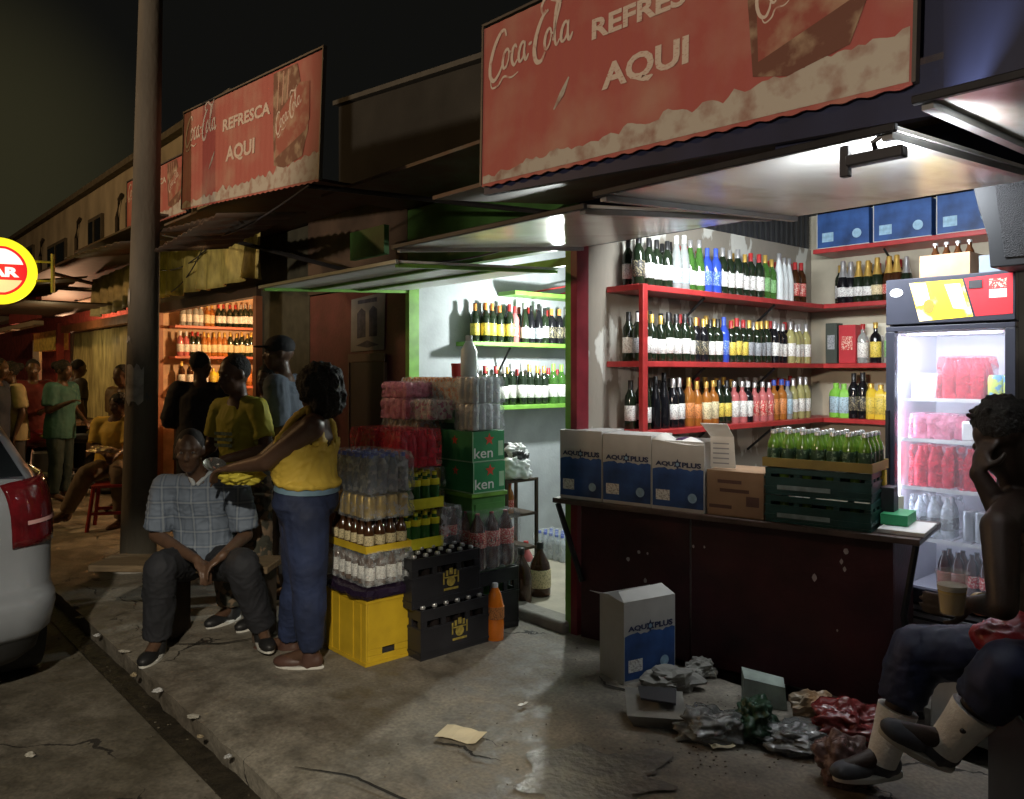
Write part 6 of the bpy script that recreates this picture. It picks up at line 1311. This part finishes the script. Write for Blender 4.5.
def shoes(P, mat, soles=True):
    J = P['J']
    for s_ in ('L', 'R'):
        an = J['an'+s_]; ft_ = J.get('toe'+s_) or an+P['fwd']*.16-UP*.06; d = (ft_-an); 
        f = Vector((d.x, d.y, 0)); f = f.normalized() if f.length > .05 else P['fwd']
        tilt = J.get('tilt'+s_); nrm = J.get('sole'+s_); nrm = Vector(nrm).normalized() if nrm else UP
        dirv = (ft_-(an-nrm*.06)); dirv = dirv.normalized() if dirv.length > .01 else f
        dirv = (dirv-nrm*dirv.dot(nrm)).normalized(); sd = dirv.cross(nrm)
        c = an-nrm*.055+dirv*.05
        b = MB(); b.ell(c+dirv*.075-nrm*.0, (.046, .085, .038), (sd, dirv, nrm)); b.ell(c-dirv*.055+nrm*.012, (.038, .065, .052), (sd, dirv, nrm)); b.cap(c-dirv*.04, an-nrm*.0, .045, .046)
        o = bake(b, 'shoe', mat, P['rt'], .009, 2)
        if soles:
            b = MB(); n_ = 24; rr = [(.049 if math.sin(2*math.pi*k/n_) > 0 else .042, 2*math.pi*k/n_) for k in range(n_)]
            vs = [c-nrm*(.033 if t_ == 0 else .012)+sd*r_*math.cos(a)+dirv*(.135*math.sin(a)+.012) for t_ in (0, 1) for r_, a in rr]
            b.add(vs, [tuple(range(n_-1, -1, -1)), tuple(range(n_, 2*n_))]+[(k, (k+1) % n_, n_+(k+1) % n_, n_+k) for k in range(n_)]); b.build('sole', mSole, o, bevel=.004)
def hair(P, mat=None, kind='short', seed=2):
    J, hf, hu, hr, H = P['J'], P['hf'], P['hu'], P['hr'], P['H']; hd = J['head']; b = MB(); ax = (hr, hf, hu)
    if kind == 'short': b.ell(hd+hu*.036*H-hf*.018, (.080*H, .094*H, .093*H), ax, 20, 12); v = .009; w_ = .003
    elif kind == 'afro': b.ell(hd+hu*.03-hf*.035, (.120, .122, .122), ax, 20, 12); b.ell(hd-hu*.05-hf*.07, (.108, .09, .10), ax); v = .009; w_ = .013
    elif kind == 'tied': b.ell(hd+hu*.036*H-hf*.018, (.084*H, .098*H, .095*H), ax, 20, 12); b.ell(hd-hf*.12+hu*.05, (.05, .05, .05), ax); v = .009; w_ = .006
    elif kind == 'twists':
        b.ell(hd+hu*.036*H-hf*.018, (.080*H, .094*H, .092*H), ax, 20, 12); rn = random.Random(seed); v = .006; w_ = .002
        for k in range(46):
            a = rn.uniform(0, 6.28); e = rn.uniform(.15, 1.5); d = hr*math.cos(a)*math.cos(e)+hf*math.sin(a)*math.cos(e)+hu*math.sin(e); p = hd+hu*.036-hf*.018+Vector(d)*.088; b.cap(p, p+d*.008+Vector((rn.uniform(-.012, .012), rn.uniform(-.012, .012), .004)), .012, .009, 8)
    o = bake(b, 'hair', mat or mHair, P['rt'], v, 1, w_, 34 if kind == 'afro' else 26, seed); return o
def cap_(P, mat, brim=True):
    J, hf, hu, hr = P['J'], P['hf'], P['hu'], P['hr']; hd = J['head']; b = MB(); b.ell(hd+hu*.05-hf*.008, (.088, .104, .078), (hr, hf, hu), 20, 12)
    if brim: b.ell(hd+hu*.045+hf*.12, (.068, .06, .008), (hr, hf, hu), 16, 8)
    bake(b, 'cap', mat, P['rt'], .009, 1)
def stand(X, Y, h, yaw, lean=0, arms='down', z0=0):
    s = h/1.70; f = Vector((math.sin(yaw), -math.cos(yaw), 0)); r_ = f.cross(UP); o = Vector((X, Y, z0))
    def p(side, fo, z): return o+r_*side*s+f*fo*s+UP*z*s
    J = dict(pel=p(0, 0, .93), che=p(0, .01+lean*.4, 1.22), nek=p(0, lean, 1.43), head=p(0, .03+lean*1.25, 1.585), shR=p(.165, lean*.9, 1.375), shL=p(-.165, lean*.9, 1.375), hiR=p(.085, 0, .88), hiL=p(-.085, 0, .88), knR=p(.10, .03, .48), knL=p(-.10, .0, .48), anR=p(.11, .0, .085), anL=p(-.11, -.04, .085))
    for s_, q in (('R', 1), ('L', -1)):
        if arms == 'down': J['el'+s_] = p(.215*q, -.03+lean*.6, 1.10); J['wr'+s_] = p(.215*q, .05+lean*.5, .86)
        elif arms == 'front': J['el'+s_] = p(.245*q, .02+lean*.6, 1.12); J['wr'+s_] = p(.13*q, .26, 1.08)
        elif arms == 'chat': J['el'+s_] = p(.215*q, .02, 1.11); J['wr'+s_] = p(.14*q, .22, 1.20 if q > 0 else .98)
    return J, f
# -- the woman in the yellow tank top, seen from behind and turned to the left
Yw = 4.22
def c3(px, py, Y): return cw(px, py, Y)
J = dict(pel=c3(306, 500, Yw), che=c3(304, 455, Yw+.01), nek=c3(316, 412, Yw), head=c3(316, 391, Yw-.0), shR=c3(304, 428, Yw+.20), shL=c3(312, 428, Yw-.16), elR=c3(262, 462, Yw+.22), elL=c3(266, 462, Yw-.16),
         wrR=c3(236, 470, Yw+.20), wrL=c3(232, 468, Yw-.10), hiR=c3(302, 512, Yw+.09), hiL=c3(306, 514, Yw-.09), knR=c3(300, 580, Yw+.16), knL=c3(309, 588, Yw-.07), anR=c3(288, 640, Yw+.28), anL=c3(311, 652, Yw-.02))
J['toeR'] = J['anR']+Vector((-.16, .02, -.05)); J['toeL'] = J['anL']+Vector((-.16, .02, -.05))
P = human('woman in yellow tank top and jeans seen from behind, large dark curly hair', J, (-.93, .30, 0), (-.90, .42, -.12), mSkin, .010, hips=1.06, girth=1.16, curl=(.7, .4), eyes=False, hs=.95)
shirt(P, M('yellow_knit', (.62, .43, .06), .7, var=.12, scale=5, bump=.2, bscale=60), tank=True, hem=-.06, off=.018, name='tank_top', seed=5, wr=.014)
trousers(P, M('blue_denim', (.020, .032, .085), .75, var=.6, scale=4, bump=.2, bscale=80), 1.0, .013, 'jeans', 7, .006, wr=.006); hair(P, None, 'afro', 4); shoes(P, M('brown_shoe', (.08, .04, .03), .5))
b = MB(); b.loft([(P['J']['pel']+P['sp']*.058, P['rgt']*.206, P['fw']*.155), (P['J']['pel']+P['sp']*.085, P['rgt']*.203, P['fw']*.152)], 28); b.build('belt', M('pale_blue_belt', (.16, .26, .34), .5), P['rt'])
crumple('folded_cloth', 'crumpled yellow cloth held by the woman in yellow', c3(243, 484, Yw-.02), (.10, .09, .06), M('yellow_cloth', (.55, .46, .05), .7), 'cloth', 33, .35)
b = MB(); b.lathe([(.001, 0), (.04, .003), (.058, .022), (.060, .026), (.04, .009), (.001, .006)], 20); o = b.build('metal_bowl', mChr, loc=c3(214, 468, Yw+.05)); o.rotation_euler = (R(25), R(20), 0); tag(o, 'small shiny bowl in the hands of the woman in yellow', 'bowl')
# -- the seated man in the plaid shirt
Ys = 4.72
J = dict(pel=c3(205, 553, Ys+.02), che=c3(203, 513, Ys-.0), nek=c3(200, 474, Ys-.10), head=c3(190, 451, Ys-.17), shL=c3(236, 487, Ys-.08), shR=c3(166, 487, Ys-.08), elR=c3(156, 535, Ys-.08), elL=c3(246, 535, Ys-.10), wrR=c3(197, 560, Ys-.38), wrL=c3(222, 556, Ys-.38),
         hiR=c3(190, 562, Ys-.02), hiL=c3(220, 562, Ys-.02), knR=c3(160, 568, Ys-.42), knL=c3(243, 566, Ys-.40), anR=c3(158, 640, Ys-.34), anL=c3(262, 628, Ys-.22))
J['toeR'] = J['anR']+Vector((.0, -.16, -.06)); J['toeL'] = J['anL']+Vector((.08, -.14, -.06)); J['hdR'] = (.6, -.45, -.5); J['hdL'] = (-.6, -.45, -.5)
P = human('man in a light plaid short sleeve shirt sitting on the wooden bench', J, (.05, -1, 0), (.18, -.95, -.12), mSkin2, .009, curl=(.55, .55))
shirt(P, plaid('plaid_cloth', (.13, .16, .21), (.06, .08, .12), (.24, .27, .30), 23), .55, .018, .06, 'plaid_shirt', 9, wr=.010); trousers(P, M('dark_trousers', (.018, .019, .024), .8, var=.3), 1, .016, 'trousers', 4, .012, wr=.009); hair(P, M('cropped_hair', (.02, .017, .015), .8), 'short', 3); shoes(P, M('black_trainers', (.015, .015, .016), .5))
b = MB()
for q in (-1, 1): b.cap(P['J']['nek']+P['rgt']*q*.012+P['fw']*.072-UP*.03, P['J']['nek']+P['rgt']*q*.062+P['fw']*.01+UP*.012, .012, .013, 8)
b.build('collar', M('collar_cloth', (.40, .44, .48), .8), P['rt'])
# -- man in the yellow T-shirt
J, f = stand((244-512)/800*4.95, 4.95, 1.645, R(-28), .04, 'front')
P = human('man in a yellow T-shirt facing the woman, standing behind the seated man', J, f, (-.6, -.75, -.15), mSkin, .010)
shirt(P, M('lime_tshirt', (.42, .39, .04), .75, var=.12), .45, .004, .13, 't_shirt', 12, wr=.008); trousers(P, M('patterned_trousers', (.16, .11, .07), .8, col2=(.04, .04, .03), scale=16, thr=(.48, .54)), 1, .02, 'trousers', 8, .02); hair(P, None, 'short', 5); shoes(P, M('black_trainers', (.015, .015, .016), .5))
b = MB(); c = P['J']['che']+P['fw']*.135+UP*.02
for k in range(3): q0 = c-UP*.035*k; b.add([q0-P['rgt']*.075, q0+P['rgt']*.075, q0+P['rgt']*.075-UP*.02, q0-P['rgt']*.075-UP*.02], [(0, 1, 2, 3)])
b.v = [v+P['fw']*.004 for v in b.v]; b.build('chest_print', M('grey_green_print', (.14, .22, .16), .7, var=.6, scale=40), P['rt'], smooth=0)
# -- man in the cap behind the woman
J, f = stand((289-512)/800*5.5, 5.5, 1.80, R(-95), .03, 'down')
P = human('man in a dark cap and grey blue shirt standing behind the woman', J, f, (-.9, -.35, 0), mSkin, .012, girth=1.1)
shirt(P, M('grey_blue_shirt', (.08, .10, .13), .8), .6, .018, .12, 'shirt', 15); trousers(P, M('dark_trousers', (.018, .019, .024), .8), 1, .014, 'trousers', 2); cap_(P, M('black_cap_cloth', (.012, .012, .014), .8)); shoes(P, M('black_trainers', (.015, .015, .016), .5))
# -- dark figure before the orange shop
J, f = stand((200-512)/800*6.9, 6.9, 1.72, R(195), .03, 'front')
P = human('dark clothed man in silhouette facing the orange lit shop', J, f, (.3, .9, 0), mSkin, .013, girth=1.12, eyes=False)
shirt(P, M('black_shirt', (.02, .018, .018), .8), 1, .02, .14, 'shirt', 18); trousers(P, M('dark_trousers', (.018, .019, .024), .8), 1, .014, 'trousers', 2); hair(P, None, 'short', 6)
# -- small figure squeezed between the yellow T-shirt and the cap
J, f = stand((268-512)/800*6.2, 6.2, 1.60, R(20), 0, 'down')
P = human('dark haired person mostly hidden between the yellow T-shirt and the cap', J, f, (-.4, -.9, 0), mSkin, .014)
shirt(P, M('black_shirt', (.02, .018, .018), .8), .6, .018, .14, 'shirt', 21); trousers(P, M('dark_trousers', (.018, .019, .024), .8), 1, .014, 'trousers', 2); hair(P, None, 'tied', 6)
# -- seated person in yellow beside the pole
Yf = 8.3
J = dict(pel=c3(112, 462, Yf+.05), che=c3(112, 440, Yf), nek=c3(116, 417, Yf-.04), head=c3(119, 405, Yf-.07), shL=c3(128, 423, Yf-.02), shR=c3(99, 424, Yf-.02), elR=c3(96, 446, Yf-.08), elL=c3(128, 447, Yf-.1), wrR=c3(106, 455, Yf-.33), wrL=c3(116, 455, Yf-.33),
         hiR=c3(104, 468, Yf), hiL=c3(120, 468, Yf), knR=c3(86, 474, Yf-.36), knL=c3(120, 474, Yf-.40), anR=c3(66, 512, Yf-.2), anL=c3(122, 520, Yf-.3))
P = human('seated person in a yellow top by the concrete pole, one leg stretched out', J, (-.25, -.95, 0), (-.4, -.9, -.2), mSkin2, .013)
shirt(P, M('amber_top', (.60, .40, .06), .7), .55, .018, .06, 'shirt', 22); trousers(P, M('olive_trousers', (.15, .11, .07), .8), 1, .016, 'trousers', 4, .01); hair(P, None, 'tied', 3); shoes(P, M('brown_shoe', (.08, .04, .03), .5), False)
crumple('food_packet', 'shiny packet in the lap of the seated person in yellow', c3(103, 453, Yf-.42), (.13, .07, .04), M('foil', (.6, .45, .3), .2, .6), 'packet', 40, .4)
# -- standing group on the far left
FARG = [(14, 9.4, 1.66, -40, 'cream_top', (.38, .32, .19), 'down', 'tied', 'far person in a cream top with tied hair, nearest the left edge', (.05, .05, .06)),
        (33, 10.0, 1.70, 30, 'dark_red_shirt', (.11, .012, .012), 'front', 'short', 'far person in a dark red shirt between the cream and teal tops', (.03, .03, .04)),
        (60, 9.6, 1.68, 80, 'teal_dress', (.035, .12, .11), 'chat', 'tied', 'far woman in a teal top with raised arms beside the yellow curtain', (.025, .045, .045)),
        (125, 9.0, 1.62, -20, 'brown_top', (.05, .03, .025), 'down', 'short', 'dark clothed person standing just behind the seated yellow top', (.03, .03, .03)),
        (75, 11.2, 1.72, 140, 'dark_shirt', (.04, .035, .03), 'down', 'short', 'dark shirted person before the curtain behind the teal top', (.03, .03, .03)),
        (-6, 9.0, 1.7, 100, 'navy_shirt', (.03, .04, .07), 'down', 'short', 'far person in navy cut by the left edge of the picture', (.03, .03, .03))]
for k, (px, Y, h, yw, nm, c_, ar, hk, lb_, tc_) in enumerate(FARG):
    J, f = stand((px-512)/800*Y, Y, h, R(yw), .02, ar)
    P = human(lb_, J, f, f+Vector((0, 0, -.1)), mSkin, .015, eyes=False, girth=1.05)
    shirt(P, M(nm, c_, .75), .5, .02, .16, 'shirt', 25+k); trousers(P, M('far_trousers_%d' % k, tc_, .8), 1, .014, 'trousers', 2); hair(P, None, hk, 3+k)
# -- the man seated at the lower right
Yr = 2.72
J = dict(pel=Vector((1.86, 2.66, .60)), che=c3(1052, 560, Yr+.02), nek=c3(1018, 487, Yr+.02), head=c3(1001, 436, Yr+.02), shR=c3(1000, 528, Yr-.20), shL=c3(1036, 520, Yr+.20), elR=c3(1000, 612, Yr-.24), wrR=c3(985, 612, Yr-.02)*1, elL=c3(978, 512, Yr+.34), wrL=c3(985, 470, Yr+.12),
         hiR=Vector((1.80, 2.56, .57)), hiL=Vector((1.80, 2.76, .57)), knR=c3(1008, 672, 2.42), knL=c3(916, 652, 2.90), anR=c3(949, 741, 2.50), anL=c3(884, 753, 2.92))
J['elR'] = c3(1003, 606, Yr-.30); J['wrR'] = c3(972, 604, Yr-.14)
J['elL'] = c3(1001, 512, Yr-.36+.30); J['wrL'] = c3(978, 472, Yr-.02)
J['hdL'] = (.25, .0, .9); J['pnL'] = (.9, .2, -.2); J['hdR'] = (-.9, .25, -.1); J['pnR'] = (.0, 1, 0)
nR = (J['knR']-J['anR']).normalized(); dR = Vector((-.80, -.05, .55)); J['soleR'] = nR; J['toeR'] = J['anR']-nR*.06+dR*.15; J['toeL'] = J['anL']+Vector((-.17, -.02, -.055))
P = human('man in navy trousers and white socks seated at the lower right, head on hand', J, (-.95, -.2, 0), (.10, .93, -.35), M('deep_brown_skin', (.038, .023, .017), .48, var=.2, scale=14, bump=.1, bscale=120), .0075, girth=1.05, curl=(.5, .55), eyes=False, hs=1.08)
shirt(P, M('black_vest', (.020, .020, .024), .7), tank=True, off=.014, hem=-.06, name='vest', seed=31, wr=.008); trousers(P, M('navy_trousers', (.014, .020, .055), .6, var=.35, scale=5), .76, .018, 'trousers', 6, .012, wr=.008); hair(P, None, 'twists', 6); shoes(P, M('grey_navy_trainers', (.07, .075, .09), .6))
for s_ in ('L', 'R'):
    kn, an = P['J']['kn'+s_], P['J']['an'+s_]; b = MB(); b.tube([kn.lerp(an, .56), kn.lerp(an, .8), an, an+(an-kn).normalized()*.035], [.070, .060, .055, .052], 18); sk = b.build('sock', M('white_sock', (.78, .78, .76), .85, bump=.4, bscale=90), P['rt'])
    q_ = kn.lerp(an, .74); MB().ell(q_+Vector((-.03, -.05, 0)), (.012, .008, .009), seg=10, rings=6).build('sock_mark', mBlackP, sk)
b = MB(); Jp = P['J']; c = Jp['pel']+Vector((-.16, -.08, .08)); b.ell(c, (.20, .17, .07)); bake(b, 'red_waist_cloth', M('red_satin', (.32, .02, .03), .35), P['rt'], .01, 2, .016, 12, 8)
w0 = Jp['wrR']+Vector((.03, 0, 0)); d = (Jp['wrR']-Jp['elR']).normalized(); b = MB(); b.tube([w0-d*.015, w0+d*.012], [.037, .037], 16); b.build('bracelet', M('gold_bracelet', (.7, .5, .15), .3, .6), P['rt'])
cp = empty('plastic_cup', c3(952, 614, 2.50), 0, 'clear plastic cup of beer held by the seated man', 'cup')
b = MB(); b.lathe([(.032, 0), (.034, .002), (.046, .128), (.050, .130), (.050, .134), (.0455, .134), (.033, .004)], 24); b.build('cup_wall', M('cup_plastic', (.85, .88, .9), .2, alpha=.22), cp)
b = MB(); b.lathe([(.0315, .004), (.0400, .075)], 24); b.build('beer', M('beer', (.62, .42, .07), .15), cp)
b = MB(); b.lathe([(.0405, .0765), (.0425, .092)], 24); b.build('foam', M('beer_foam', (.75, .72, .62), .8), cp)
